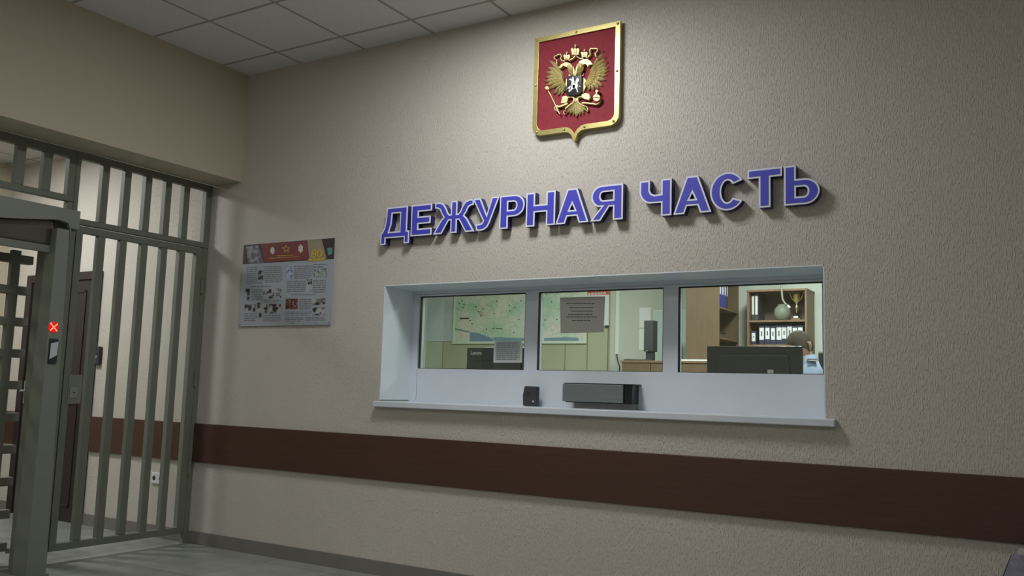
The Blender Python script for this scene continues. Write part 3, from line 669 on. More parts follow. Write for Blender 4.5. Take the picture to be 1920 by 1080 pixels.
obj('base_plate', MB().box(-.62, .02, -1.47, -1.275, 0, .012), GREEN, ts); obj('base_plate', MB().box(-.62, .02, -3.0, -2.85, 0, .012), GREEN, ts)
ind = obj('traffic_indicator', MB().lathe([(0.033, 0.0), (0.033, 0.004), (0.028, 0.006)], (0, -1.375, 1.487), n=24, axis='x'), LEDD, ts, label='round red lamp showing a cross')
ld = MB()
for k in (-1, 1):
    for j in (-3, -2, -1, 0, 1, 2, 3):
        if k == 1 and j == 0: continue
        ld.lathe([(0.0034, 0.006), (0.0034, 0.0085)], (0, -1.375 + j * .0066, 1.487 + k * j * .0066), n=8, axis='x')
obj('led_cross', ld, LEDR, ind)
rd = obj('card_reader', MB().box(0.0, 0.014, -1.392, -1.340, 1.268, 1.418), BLACK, ts, bevel=0.004, label='black card reader')
q = [(-1.390, 1.405), (-1.342, 1.398), (-1.342, 1.30), (-1.388, 1.285)]
pz = [(-1.390, 1.292), (-1.346, 1.318), (-1.342, 1.40), (-1.388, 1.388)]
obj('reader_face', yz(MB().prism([pz], 0, 1), 0.016, 0.0135), LENV, rd, label='pale grey reader face')
# rotor comb
AX = -0.40
obj('rotor_shaft', MB().tube([(AX, -2.15, .03), (AX, -2.15, 2.01)], .045, 16), GREEN, ts, smooth=True)
obj('rotor_post', MB().box(AX - .04, AX, -1.440, -1.385, .07, 1.98), GREEN, ts, bevel=0.003)
for i in range(10):
    z = 1.927 - .2 * i
    obj('comb_arm', MB().box(AX - .055, AX + .002, -2.15, -1.302, z - .027, z + .027), GREEN, ts, bevel=0.005)
obj('floor_link', MB().box(AX - .02, AX, -1.30, -1.17, .085, .115).box(AX - .03, AX, -1.19, -1.16, 0, .13), GREEN, ts)

# reader box beside the corridor door and a socket low on the corridor wall
a = at(181, 650, 0); b_ = at(191, 684, 0)
rb = thing('door_reader', ((a.x + b_.x) / 2, 0, b_.z), 'small dark door reader on the wall right of the brown corridor door', 'reader')
obj('reader_body', MB().box(-1.602, -1.535, -0.03, -0.001, b_.z, a.z), BLACK, rb, bevel=0.006)
obj('reader_light', MB().lathe([(0.012, -0.03), (0.012, -0.034)], (-1.575, 0, (a.z + b_.z) / 2 - .01), n=12, axis='y'), LENV, rb)
a = at(287, 880, 0)
so = thing('power_socket', (a.x + .07, 0, a.z - .1), 'white double power socket low on the corridor wall behind the gate', 'socket')
obj('socket_plate', MB().box(a.x, a.x + .15, -0.012, -0.001, a.z - .105, a.z - .02), LABELW, so, bevel=0.004)
for k in (0.035, 0.11): obj('socket_hole', MB().lathe([(0.018, -0.012), (0.018, -0.0135)], (a.x + k, 0, a.z - .062), n=16, axis='y'), DGREY, so)

# ------------------------------------------------------------------ office beyond the window
OY = 5.6; OF = 0.25; OXL = -2.62; OXR = 6.2; OZ = 3.30
struct('floor_office', box(OXL, OXR, 0.42, OY, 0.0, OF), GREYO)
struct('ceiling_office', box(OXL, OXR, 0.42, OY, OZ, OZ + .05), SOFF)
struct('wall_office_back', box(OXL - .1, OXR + .1, OY, OY + .1, 0, OZ), OWALL)
struct('wall_office_left', box(OXL - .1, OXL, .42, OY, 0, OZ), OWALL)
struct('wall_office_right', box(OXR, OXR + .1, .42, OY, 0, OZ), OWALL2)
px = at(1147, 600, OY).x
struct('wall_office_projection', box(px, OXR, OY - .04, OY, OF, OZ), OWALL2)
sm = MB()
for k in (830, 1059.5, 1101, 1139.5):
    x = at(k, 670, OY).x; sm.box(x - .004, x + .004, OY - .004, OY, OF, OZ)
struct('trim_4', sm, SEAM)
def o_box(name, pxa, pya, pxb, pyb, y, th, m, **k):      # upright box whose front lies on plane y
    A = at(pxa, pya, y); B = at(pxb, pyb, y); return MB().box(min(A.x, B.x), max(A.x, B.x), y, y + th, min(A.z, B.z), max(A.z, B.z))
A = at(850, 642, OY - .03); B = at(1096, 643, OY - .03); MX0, MX1, MZ0, MZ1 = A.x, B.x, A.z, 2.95
mp_ = thing('wall_map', ((MX0 + MX1) / 2, OY, MZ0), 'large pale green wall map in a white frame on the office wall', 'map')
obj('map_sheet', MB().box(MX0, MX1, OY - .022, OY - .001, MZ0, MZ1), MAPM, mp_)
obj('frame', MB().prism([[(MX0 - .02, MZ0 - .02), (MX1 + .02, MZ0 - .02), (MX1 + .02, MZ1 + .02), (MX0 - .02, MZ1 + .02)], [(MX0 + .012, MZ0 + .012), (MX0 + .012, MZ1 - .012), (MX1 - .012, MZ1 - .012), (MX1 - .012, MZ0 + .012)]], OY - .03, OY - .001), PIPE, mp_)
def oq(x, y, d): return at(x, y, d)
wm = MB()
for pts in ([(881, 623), (895, 624), (925, 635), (925, 640), (881, 640)], [(1020, 634), (1060, 632), (1085, 633), (1085, 639), (1020, 639)], [(852, 615), (880, 621), (880, 624), (852, 618)], [(926, 632), (985, 634), (985, 640), (926, 640)]):
    l = [(at(x, y, OY - .024).x, at(x, y, OY - .024).z) for x, y in pts]
    if area(l) < 0: l.reverse()
    obj('map_sea', MB().prism([l], OY - .024, OY - .022), MAPB, mp_)
dm = MB()
for (x, y) in [(866, 564), (870, 571), (868, 577), (892, 575), (897, 584), (901, 592), (906, 579), (882, 601), (885, 607), (912, 617), (925, 616), (931, 565), (965, 577), (955, 573), (977, 564), (973, 599), (963, 623), (956, 583), (890, 554), (926, 588), (861, 569), (1022, 600), (1044, 599), (1034, 566), (1063, 640), (1025, 552), (1008, 620)]:
    p = at(x, y, OY - .024); dm.box(p.x - .009, p.x + .009, OY - .024, OY - .022, p.z - .007, p.z + .007)
words(dm, at, 862, 880, 594, 600, OY - .024, .001, 1); words(dm, at, 930, 944, 615, 618, OY - .024, .001, 1)
obj('map_marks', dm, INKD, mp_)
bo = thing('grey_board', (at(824, 640, OY).x, OY, at(824, 640, OY).z), 'plain grey-blue board on the office wall left of the map', 'board')
obj('board_panel', MB().box(at(799, 640, OY).x, MX0 - .04, OY - .015, OY - .001, at(824, 640, OY).z, 2.95), GBOARD, bo)
# cable trunking
for (x, zb, lb) in ((793, OF, 'white cable trunking in the far left corner of the office'), (1156.5, None, 'white cable trunking running down the office wall right of the map')):
    y = OY - .05 if x > 900 else OY - .03
    p0 = at(x - 3.5, 640, y); p1 = at(x + 3.5, 640, y); z0 = OF if zb is not None else at(x, 664, y).z
    t = thing('cable_trunking', ((p0.x + p1.x) / 2, OY, z0), lb, 'trunking')
    obj('trunking_cover', MB().box(p0.x, p1.x, y, y + .03 - (.02 if x > 900 else 0), z0, OZ), PIPE, t, bevel=0.003)
    if zb is None:
        obj('cable', MB().tube([at(1156, 664, y), at(1158, 676, y), at(1162, 688, y), at(1160, 705, y)], .008, 8), DGREY, t)
# red headed chart right of the map
c0 = at(1101, 520, OY - .02); c1 = at(1141, 612, OY - .02)
ch_ = thing('wall_chart', ((c0.x + c1.x) / 2, OY, c1.z), 'narrow white chart with a red heading hanging right of the map', 'chart')
obj('chart_sheet', MB().box(c0.x, c1.x, OY - .014, OY - .001, c1.z, 2.72), PAPER, ch_)
rz0 = at(1120, 553, OY - .016).z; obj('chart_heading', MB().box(c0.x, c1.x, OY - .016, OY - .014, rz0, rz0 + .2), REDP, ch_)
wmb = MB(); words(wmb, at, 1103, 1139, 549, 554, OY - .018, .001, 1, -.07, (3, 5), 1.5, .6); obj('heading_text', wmb, LABELW, ch_)
obj('hanging_rod', MB().tube([(c1.x - .05, OY - .02, c1.z), (c1.x + .0, OY - .02, c1.z)], .014), DGREY, ch_)

# low cabinets, board and wardrobe
CY = 4.7
cz = at(1200, 676, CY).z; cxa = at(1165, 690, CY).x; cxb = at(1335, 690, CY).x
cb = thing('low_cabinet', ((cxa + cxb) / 2, CY, OF), 'brown oak-look cabinet under the black speaker in the office', 'cabinet')
obj('body', MB().box(cxa, cxb, CY + .02, OY - .045, OF, cz - .025), OAKD, cb)
obj('cabinet_top', MB().box(cxa - .01, cxb + .01, CY - .01, OY - .045, cz - .025, cz), OAKP, cb, bevel=0.003)
nd = 3
for i in range(nd):
    x0 = cxa + (cxb - cxa) * i / nd + .004; x1 = cxa + (cxb - cxa) * (i + 1) / nd - .004
    d = obj('door', MB().box(x0, x1, CY, CY + .018, OF + .06, cz - .03), OAKD, cb, bevel=0.002)
    obj('handle', MB().tube([(x1 - .04, CY - .02, cz - .45), (x1 - .04, CY - .02, cz - .33)], .006), STEELG, d)
b0 = at(1226, 582, OY - .08); b1 = at(1291, 672, OY - .08)
wb = thing('white_board', ((b0.x + b1.x) / 2, OY - .08, cz), 'pale blue-white board leaning on the office wall above the brown cabinet', 'board')
obj('board_sheet', MB().box(b0.x, b1.x, OY - .085, OY - .062, cz, b0.z), mat('pale_board', (186, 208, 204), .5), wb)
obj('board_rim', MB().prism([[(b0.x, cz), (b1.x, cz), (b1.x, b0.z), (b0.x, b0.z)], [(b0.x + .012, cz + .012), (b0.x + .012, b0.z - .012), (b1.x - .012, b0.z - .012), (b1.x - .012, cz + .012)]], OY - .09, OY - .085), PIPE, wb)
for (xa, ya, xb, yb, lb) in ((1199, 577, 1220, 614, 'white sheet of paper pinned high behind the black speaker'), (1198.5, 617, 1212, 656, 'white sheet of paper pinned low behind the black speaker')):
    p0 = at(xa, ya, OY - .045); p1 = at(xb, yb, OY - .045)
    sh = tag(obj('pinned_paper', MB().box(p0.x, p1.x, OY - .044, OY - .0405, p1.z, p0.z), PAPER, origin=(p0.x, OY - .04, p1.z)), lb, 'paper', 'papers pinned to the office wall')
s0 = at(1207.5, 601, CY + .25); s1 = at(1225, 659, CY + .25)
spk = thing('desk_speaker', ((s0.x + s1.x) / 2, CY + .25, cz), 'tall slim black speaker standing on the brown office cabinet', 'speaker')
obj('speaker_body', MB().box(s0.x, s1.x, CY + .25, CY + .37, s1.z, s0.z), BLACK, spk, bevel=0.005)
obj('speaker_foot', MB().box(s0.x + .015, s1.x - .015, CY + .28, CY + .34, cz, s1.z), BLACK, spk)
obj('power_light', MB().lathe([(0.006, CY + .249), (0.006, CY + .246)], ((s0.x * .65 + s1.x * .35), 0, s1.z + .008), n=10, axis='y'), LABELW, spk)
obj('grille_cloth', MB().box(s0.x + .008, s1.x - .008, CY + .247, CY + .25, s1.z + .02, s0.z - .012), DGREY, spk)
cab = tag(obj('loose_cable', MB().tube([(s1.x - .02, CY + .24, cz + .02), (s1.x - .12, CY + .16, cz + .012), (s1.x - .25, CY + .1, cz + .012), (s1.x - .32, CY + .16, cz + .012)], .008, 8), DGREY, origin=(s1.x - .1, CY + .2, cz)), 'dark loose cable lying beside the black speaker', 'cable')

# tall wardrobe-bookcase whose open side faces right
BY0, BY1 = 4.85, 5.55
pn = at(1348.5, 600, BY0); BX1 = pn.x; BX0 = at(1286, 600, BY0).x
bz0 = cz; bk = thing('tall_bookcase', ((BX0 + BX1) / 2, BY0, bz0), 'tall brown bookcase with a plain side panel and blue folders inside', 'bookcase')
obj('side_panel', MB().box(BX0, BX1, BY0, BY0 + .02, bz0, OZ - .1), OAKD, bk, bevel=0.002)
obj('side_panel', MB().box(BX0, BX1, BY1 - .02, BY1, bz0, OZ - .1), OAKD, bk)
obj('back_panel', MB().box(BX0, BX0 + .01, BY0 + .02, BY1 - .02, bz0, OZ - .1), OAKB, bk)
obj('top_panel', MB().box(BX0, BX1, BY0, BY1, OZ - .1, OZ - .08), OAKD, bk)
shz = [atx(1349, 574, BX1).z, atx(1349, 631, BX1).z]
for z in shz: obj('shelf', MB().box(BX0 + .01, BX1, BY0 + .02, BY1 - .02, z - .022, z), OAKP, bk)
for z in (shz[0] + .42,): obj('shelf', MB().box(BX0 + .01, BX1, BY0 + .02, BY1 - .02, z - .022, z), OAKP, bk)
yy = BY0 + .03
for i, (wv, m_) in enumerate(((.075, BLUEB), (.075, BLUEB), (.07, BLUEB), (.05, NAVY))):
    f = thing('ring_folder', (BX1 - .16, yy + wv / 2, shz[0]), ['blue folder with white spine label nearest the bookcase side panel', 'second blue folder from the side panel of the tall bookcase', 'third blue folder from the side panel of the tall bookcase', 'thin navy folder at the right end of the blue folders'][i], 'folder', 'folders in the tall bookcase')
    obj('cover', MB().box(BX1 - .29, BX1 - .01, yy, yy + wv - .004, shz[0], shz[0] + .32), m_, f, bevel=.003)
    obj('spine_label', MB().box(BX1 - .0105, BX1 - .008, yy + .014, yy + wv - .018, shz[0] + .14, shz[0] + .30), LABELW, f)
    yy += wv + .012
tn = thing('small_tin', (BX1 - .05, BY0 + .18, shz[1]), 'small dark boxes lying on the lower shelf of the tall bookcase', 'box')
obj('box_body', MB().box(BX1 - .14, BX1 - .03, BY0 + .08, BY0 + .30, shz[1], shz[1] + .05), OAKB, tn, bevel=.004)
obj('box_lid', MB().box(BX1 - .145, BX1 - .025, BY0 + .075, BY0 + .305, shz[1] + .05, shz[1] + .062), DGREY, tn)
pk = tag(obj('paper_stack', MB().box(BX0 - .02, BX1 - .02, CY + .02, CY + .12, cz, cz + .018), PAPER, origin=(BX0, CY + .05, cz)), 'low stack of white paper on the cabinet in front of the bookcase side panel', 'paper stack')

# oak bookcase facing the window
KY = 5.2
p0 = at(1400.5, 600, KY); p1 = at(1513, 600, KY); KX0, KX1 = p0.x, p1.x; KT = at(1456, 546, KY).z
kb = thing('open_bookcase', ((KX0 + KX1) / 2, KY, OF), 'oak-look open bookcase with trophy and dark binders behind the seated officer', 'bookcase')
for x in (KX0, KX1 - .022): obj('side_panel', MB().box(x, x + .022, KY, OY - .045, OF, KT), OAKP, kb, bevel=.002)
obj('top_panel', MB().box(KX0 - .005, KX1 + .005, KY - .005, OY - .045, KT, KT + .022), OAKP, kb, bevel=.002)
obj('back_panel', MB().box(KX0 + .022, KX1 - .022, OY - .052, OY - .046, OF, KT), OAKB, kb)
kz = [at(1456, 600, KY).z, at(1456, 646, KY).z]
for z in kz + [kz[1] - .38, kz[1] - .76]: obj('shelf', MB().box(KX0 + .022, KX1 - .022, KY + .003, OY - .052, z - .02, z), OAKP, kb)
for i, xx in enumerate((1412, 1418.5)):
    p = at(xx, 600, KY + .06); f = thing('ring_binder', (p.x, KY + .06, kz[0]), ['leftmost pale spined binder on the upper shelf beside the trophy shelf end', 'white spined binder standing right of the leftmost one on the upper shelf'][i], 'binder', 'binders on the upper shelf')
    obj('cover', MB().box(p.x - .022, p.x + .020, KY + .06, KY + .32, kz[0], kz[0] + .29 + .01 * i), DGREY, f, bevel=.003)
    obj('spine_label', MB().box(p.x - .013, p.x + .012, KY + .0575, KY + .06, kz[0] + .07, kz[0] + .275), [PAPERG, LABELW][i], f)
cen = [237, 347, 425, 500, 580, 650, 722, 795, 868]; lt = [460, 390, 390, 395, 385, 385, 375, 390, 385]; lb_ = [575, 555, 545, 555, 555, 540, 545, 545, 545]; wd_ = [24, 30, 28, 26, 32, 30, 30, 28, 30]
for i in range(9):
    p = at(1380 + cen[i] / 7.2, 560 + lt[i] / 7.2, KY + .05); pb = at(1380 + cen[i] / 7.2, 560 + lb_[i] / 7.2, KY + .05); hw = wd_[i] / 7.2 * .0068
    names = ['dark binder with a low white label at the left end of the row', 'second binder from the left in the lower row', 'third binder from the left in the lower row', 'fourth binder from the left, with a slightly narrower label', 'fifth binder from the left, with the widest label', 'sixth binder from the left in the lower row', 'seventh binder from the left, just above the head', 'eighth binder from the left, half hidden by the head', 'rightmost binder of the lower row, hidden by the head']
    f = thing('ring_binder', (p.x, KY + .05, kz[1]), names[i], 'binder', 'dark binders on the lower shelf')
    xa, xb = p.x - .0295, p.x + .0295
    obj('cover', MB().box(xa, xb, KY + .05, KY + .32, kz[1], min(p.z + .02, kz[0] - .03)), NAVY, f, bevel=.003)
    lo = obj('spine_label', MB().box(p.x - hw * .86, p.x + hw * .86, KY + .047, KY + .05, pb.z, p.z - .003), LABELW, f)
    obj('label_writing', MB().box(p.x - .006, p.x + .006, KY + .0465, KY + .047, pb.z + .04, p.z - .04), INKD, lo)
# trophy
tp = at(1494, 598, KY + .14)
tro = thing('trophy_cup', (tp.x, KY + .14, kz[0]), 'golden trophy cup with two tall handles on the upper shelf', 'trophy')
z = kz[0]; c_ = (tp.x, KY + .14, 0)
obj('plinth', MB().box(tp.x - .045, tp.x + .045, KY + .095, KY + .185, z, z + .025), OAKP, tro)
obj('base', MB().lathe([(.042, z + .025), (.040, z + .04), (.026, z + .06), (.012, z + .075), (.008, z + .085)], c_), BLACKG, tro, smooth=True)
obj('base_plaque', MB().box(tp.x - .025, tp.x + .025, KY + .096, KY + .10, z + .028, z + .048), LABELW, tro)
obj('cup', MB().lathe([(.006, z + .08), (.008, z + .11), (.006, z + .13), (.018, z + .15), (.010, z + .165), (.008, z + .185), (.022, z + .205), (.034, z + .235), (.040, z + .275), (.044, z + .315), (.040, z + .315), (.03, z + .25)], c_), BRASS, tro, smooth=True)
for s_ in (-1, 1): obj('handle', MB().tube([(tp.x + s_ * .022, KY + .14, z + .215), (tp.x + s_ * .055, KY + .14, z + .25), (tp.x + s_ * .068, KY + .14, z + .29), (tp.x + s_ * .085, KY + .14, z + .325), (tp.x + s_ * .075, KY + .14, z + .335)], .006, 8), BRASS, tro, smooth=True)
# solid blob standing in for a reflection in the glass, and hanging cord
vp = at(1467, 599, KY + .17)
v = tag(obj('reflection_blob', MB().lathe([(.05, 0), (.078, .03), (.092, .08), (.085, .13), (.058, .165), (.045, .175), (.05, .185), (.042, .185), (.03, .15)], (vp.x, KY + .17, kz[0]), n=24), GRGREEN, smooth=True, origin=(vp.x, KY + .17, kz[0])), 'rounded grey-green solid standing in for a reflection in the pane, left of the trophy', 'reflection')
cy_ = 4.95
cd = thing('hanging_cord', (at(1465, 530, cy_).x, cy_, at(1465, 575, cy_).z), 'pale green cord hanging from the office ceiling before the open bookcase', 'cord')
tpz = at(1464.5, 530, cy_)
obj('cord_line', MB().tube([(tpz.x, cy_, OZ), tpz, at(1466, 548, cy_), at(1467, 560, cy_), at(1471, 568, cy_), at(1477, 573, cy_)], .011, 8), GRGREEN, cd, smooth=True)
obj('cord_tip', MB().tube([at(1477, 573, cy_), at(1481, 577, cy_)], .013, 8), LABELW, cd)

# desk with monitors
DY0, DY1, DZ = 0.62, 1.75, 1.0
dk = thing('office_desk', (2.8, 1.2, OF), 'long light brown desk behind the service window', 'desk')
obj('desktop', MB().box(0.9, 4.75, DY0, DY1, DZ - .03, DZ), DESKM, dk, bevel=.004)
for x in (0.92, 2.8, 4.70): obj('leg_panel', MB().box(x, x + .025, DY0 + .05, DY1 - .05, OF, DZ - .03), DESKM, dk)
def monitor(y, a, b_, c, lab):       # a,b top corners in the photo
    A = at(a[0], a[1], y); B = at(b_[0], b_[1], y); x0, x1, zt = A.x, B.x, (A.z + B.z) / 2; hh = c
    m_ = thing('computer_monitor', ((x0 + x1) / 2, y + .05, DZ), lab, 'monitor')
    obj('rear_cover', MB().box(x0, x1, y, y + .03, zt - hh, zt), BLACK, m_, bevel=.004)
    return m_, x0, x1, zt
_h = at(1500, 650, 2.0).x
obj('side_desktop', MB().box(_h - 1.25, _h - .22, DY1, DY1 + .75, DZ - .03, DZ), DESKM, dk, bevel=.004)
obj('side_panel', MB().box(_h - 1.25, _h - 1.225, DY1, DY1 + .7, OF, DZ - .03), DESKM, dk)
m1, x0, x1, zt = monitor(1.0, (876, 651), (996, 652), .34, 'black monitor seen from behind with a maker name, in the left pane')
obj('rear_bulge', MB().box(x0 + .08, x1 - .08, .985, 1.0, zt - .30, zt - .10), BLACK, m1, bevel=.006)
obj('stand', MB().box((x0 + x1) / 2 - .04, (x0 + x1) / 2 + .04, 1.031, 1.05, DZ + .01, zt - .1).box((x0 + x1) / 2 - .12, (x0 + x1) / 2 + .12, .95, 1.12, DZ, DZ + .012), BLACK, m1)
obj('screen', MB().box(x0 + .01, x1 - .01, 1.03, 1.032, zt - .33, zt - .01), BLACKG, m1)
p = at(883, 665, .998); text_mesh('Lenovo', .042, LENV, 'maker_name', m1, (p.x, .998, p.z), (PI / 2, 0, 0), .095, .0006)
m2, x0, x1, zt = monitor(1.3, (1325.5, 649), (1504, 649), .40, 'large black monitor seen from behind, hiding the officer, in the right pane')
obj('rear_bulge', MB().prism([[(x0 + .05, zt - .40), (x1 - .05, zt - .40), (x1 - .09, zt - .06), (x0 + .09, zt - .06)]], 1.28, 1.3), BLACK, m2, bevel=.012)
obj('stand', MB().box((x0 + x1) / 2 - .05, (x0 + x1) / 2 + .05, 1.331, 1.36, DZ + .01, zt - .2).box((x0 + x1) / 2 - .14, (x0 + x1) / 2 + .14, 1.26, 1.46, DZ, DZ + .012), BLACK, m2)
obj('screen', MB().box(x0 + .01, x1 - .01, 1.33, 1.332, zt - .39, zt - .01), BLACKG, m2)
pa = at(1439, 693, 1.276); pb = at(1450, 700, 1.276); obj('sticker', MB().box(pa.x, pb.x, 1.276, 1.279, pb.z - .02, pa.z), LENV, m2, label='small pale sticker')
# the papers on the panes
def sheet(name, c4, y, m_, lab, rows, ink, heavy=.5, group=None):
    l = [at(x, yy_, y) for x, yy_ in c4]
    s_ = thing(name, ((l[0].x + l[1].x) / 2, y, l[2].z), lab, 'notice', group)
    obj('sheet', MB().quadp(l, (0, .0006, 0)), m_, s_); mb = MB()
    x0, x1 = c4[0][0], c4[1][0]; y0, y1 = c4[0][1], c4[2][1]
    for (fx0, fx1, fy) in rows:
        xa = x0 + (x1 - x0) * fx0; xb = x0 + (x1 - x0) * fx1; yc = y0 + (y1 - y0) * fy
        words(mb, at, xa, xb, yc - 1.3, yc + 1.3, y - .0006, .0005, 1, 0, (2.5, 8), .9, heavy)
    obj('print', mb, ink, s_); return s_
GY = D + .029
sheet('window_notice', [(1050, 558), (1134.5, 555.5), (1132, 623), (1051, 625)], GY, PAPERG, 'grey printed notice taped high on the middle window pane', [(.14, .84, .17), (.2, .8, .29), (.24, .80, .39), (.18, .84, .49), (.14, .88, .56), (.26, .78, .66)], INK, .7)
n2 = sheet('window_notice', [(926, 639), (979.5, 639), (978.5, 680), (925, 680)], GY, PAPER, 'white framed small print sheet low on the left window pane', [], INK)
obj('printed_block', MB().box(at(930, 640, GY).x, at(976, 640, GY).x, GY - .0007, GY - .0002, at(950, 676, GY).z, at(950, 640, GY).z), mat('pale_blue_print', (186, 198, 198), .7), n2)
tm = MB()
for i in range(9): words(tm, at, 931, 975, 642 + i * 3.8, 644.4 + i * 3.8, GY - .0012, .0004, 1, 0, (3, 10), 1, .55)
obj('print', tm, INK, n2)

# ------------------------------------------------------------------ seated officer
HP = at(1500, 650, 2.0)           # head centre
hx, hy, hz = HP.x, 2.0, HP.z
tx_ = hx                     # torso stands to the right of the bent head
pe = thing('person', (hx, hy, OF), 'person in a light blue uniform shirt, head bent down behind the large black monitor', 'person')
def skin_obj(name, verts, edges, radii, m, parent, sub=2, smooth=True):
    me = bpy.data.meshes.new(name); off = wloc(parent); me.from_pydata([tuple(Vector(v_) - off) for v_ in verts], edges, []); o = bpy.data.objects.new(name, me); C.objects.link(o); o.parent = parent
    sk = o.modifiers.new('skin', 'SKIN'); sk.use_smooth_shade = True; sk.branch_smoothing = .6
    for i, sv in enumerate(me.skin_vertices[0].data):
        r = radii[i]; sv.radius = r if isinstance(r, tuple) else (r, r); sv.use_root = (i == 0)
    if sub: s2 = o.modifiers.new('sub', 'SUBSURF'); s2.levels = sub; s2.render_levels = sub
    me.materials.append(m); return o
px_, py_, pz_ = hx, hy + .05, OF + .60
V = [(px_, py_, pz_), (px_, py_ + .01, pz_ + .18), (px_, py_ + .02, pz_ + .40), (px_, py_ + .02, pz_ + .555), (hx, hy + .045, hz - .06), (hx, hy + .02, hz - .01)]
Rr = [(.14, .11), (.135, .10), (.145, .10), (.10, .075), .05, .05]
Ed = [(0, 1), (1, 2), (2, 3), (3, 4), (4, 5)]
def chain(pts, rs, start):
    i0 = start
    for p_, r_ in zip(pts, rs):
        V.append(p_); Rr.append(r_); Ed.append((i0, len(V) - 1)); i0 = len(V) - 1
    return i0
hands = []
for s_ in (-1, 1):
    sh_ = (px_ + s_ * .15, py_ + .02, pz_ + .535); el = (px_ + s_ * .21, py_ - .10, pz_ + .25); wr = (px_ + s_ * .12, py_ - .42, DZ + .05)
    i0 = chain([sh_, el, wr], [.055, .045, .03], 3)
    i1 = chain([(wr[0] - s_ * .015, wr[1] - .06, DZ + .045)], [(.036, .018)], i0)
    for k, (fx, ln) in enumerate(((-.027, .075), (-.009, .085), (.009, .08), (.026, .062))):
        chain([(wr[0] - s_ * .02 + fx, wr[1] - .10, DZ + .045), (wr[0] - s_ * .022 + fx * 1.2, wr[1] - .10 - ln * .6, DZ + .035), (wr[0] - s_ * .022 + fx * 1.25, wr[1] - .10 - ln, DZ + .018)], [.010, .009, .008], i1)
    chain([(wr[0] - s_ * .045, wr[1] - .05, DZ + .035), (wr[0] - s_ * .062, wr[1] - .09, DZ + .025)], [.012, .010], i1)
for s_ in (-1, 1):
    chain([(px_ + s_ * .10, py_ - .05, pz_), (px_ + s_ * .13, py_ - .45, pz_ + .02), (px_ + s_ * .13, py_ - .42, OF + .09), (px_ + s_ * .14, py_ - .58, OF + .04)], [.085, .06, .045, (.045, .03)], 0)
body = skin_obj('body', V, Ed, Rr, SKIN, pe, 2)
# head, joined to the body mesh: an egg with brow, nose, eyes sockets, chin, turned down and to the left
def head_mesh():
    mb = MB(); n, m_ = 28, 22; vs = []; fs = []
    for i in range(m_ + 1):
        ph = -PI / 2 + PI * i / m_
        for j in range(n):
            th = 2 * PI * j / n; x = math.cos(ph) * math.sin(th); y = -math.cos(ph) * math.cos(th); z_ = math.sin(ph)   # face looks to -y
            X = x * .077; Yy = y * .098; Z = z_ * .118
            if z_ < 0: X *= 1 - .30 * (-z_) ** 1.3; Yy *= 1 - .12 * (-z_)
            f = max(0, -y)
            nose = math.exp(-((x / .16) ** 2)) * math.exp(-(((z_ + .12) / .20) ** 2)) * f; Yy -= nose * .026
            brow = math.exp(-(((z_ - .18) / .10) ** 2)) * f; Yy -= brow * .005
            for sx in (-1, 1): Yy += .010 * math.exp(-(((x - sx * .38) / .17) ** 2)) * math.exp(-(((z_ - .04) / .10) ** 2)) * f
            Yy -= .006 * math.exp(-((x / .3) ** 2)) * math.exp(-(((z_ + .48) / .07) ** 2)) * f
            Yy -= .009 * math.exp(-((x / .4) ** 2)) * math.exp(-(((z_ + .80) / .14) ** 2)) * f
            vs.append((X, Yy, Z))
    for i in range(m_):
        for j in range(n): a, b_ = i * n + j, i * n + (j + 1) % n; fs.append((a, b_, b_ + n, a + n))
    mb.add(vs, fs)
    for sx in (-1, 1): mb.tube([(sx * .076, .012, -.03), (sx * .086, .018, 0), (sx * .085, .022, .028), (sx * .076, .014, .03)], [.008, .012, .013, .007], 8)
    return mb
HR = Matrix.Rotation(math.radians(32), 4, 'Z') @ Matrix.Rotation(math.radians(30), 4, 'X') @ Matrix.Rotation(math.radians(6), 4, 'Y')
def tf_(mb):
    r = MB(); r.f = mb.f; r.mi = mb.mi; r.v = [tuple(HR @ Vector(v_) + Vector((hx, hy, hz))) for v_ in mb.v]; return r
bpy.context.view_layer.update()
dg = bpy.context.evaluated_depsgraph_get(); me0 = bpy.data.meshes.new_from_object(body.evaluated_get(dg))
bm = bmesh.new(); bm.from_mesh(me0); hm = tf_(head_mesh()); off = wloc(pe)
nv = [bm.verts.new(Vector(v_) - off) for v_ in hm.v]
for f in hm.f: bm.faces.new([nv[i] for i in f])
for f in bm.faces: f.smooth = True
bmesh.ops.recalc_face_normals(bm, faces=bm.faces)
me1 = bpy.data.meshes.new('body'); bm.to_mesh(me1); bm.free(); me1.materials.append(SKIN)
body.modifiers.clear(); body.data = me1
# hair cap following the skull
hc = MB(); n, m_ = 28, 12; vs = []; fs = []
for i in range(m_ + 1):
    t = i / m_
    for j in range(n):
        th = 2 * PI * j / n; front = max(0, math.cos(th)); low = 0.50 * front ** .5 - 0.30 * (1 - front) - .28 * max(0, -math.cos(th)); ph = PI / 2 - (PI / 2 - math.asin(low)) * t
        k = 1.0 + (.05 if t < .95 else .005); x = math.cos(ph) * math.sin(th); y = -math.cos(ph) * math.cos(th); z_ = math.sin(ph)
        X = x * .077 * k; Yy = y * .098 * k; Z = z_ * .118 * k
        if z_ < 0: X *= 1 - .30 * (-z_) ** 1.3
        vs.append((X, Yy, Z))
for i in range(m_):
    for j in range(n): a, b_ = i * n + j, i * n + (j + 1) % n; fs.append((a, b_, b_ + n, a + n))
hc.add(vs, fs); obj('hair', tf_(hc), HAIR, pe, smooth=True, label='short grey-brown hair')
ey = MB()
for sx in (-1, 1): ey.lathe([(.001, -.009), (.005, -.007), (.007, 0), (.005, .006)], (sx * .030, -.083, .006), n=10, axis='y')
obj('eyes', tf_(ey), EPAUL, pe, smooth=True)
eb = MB()
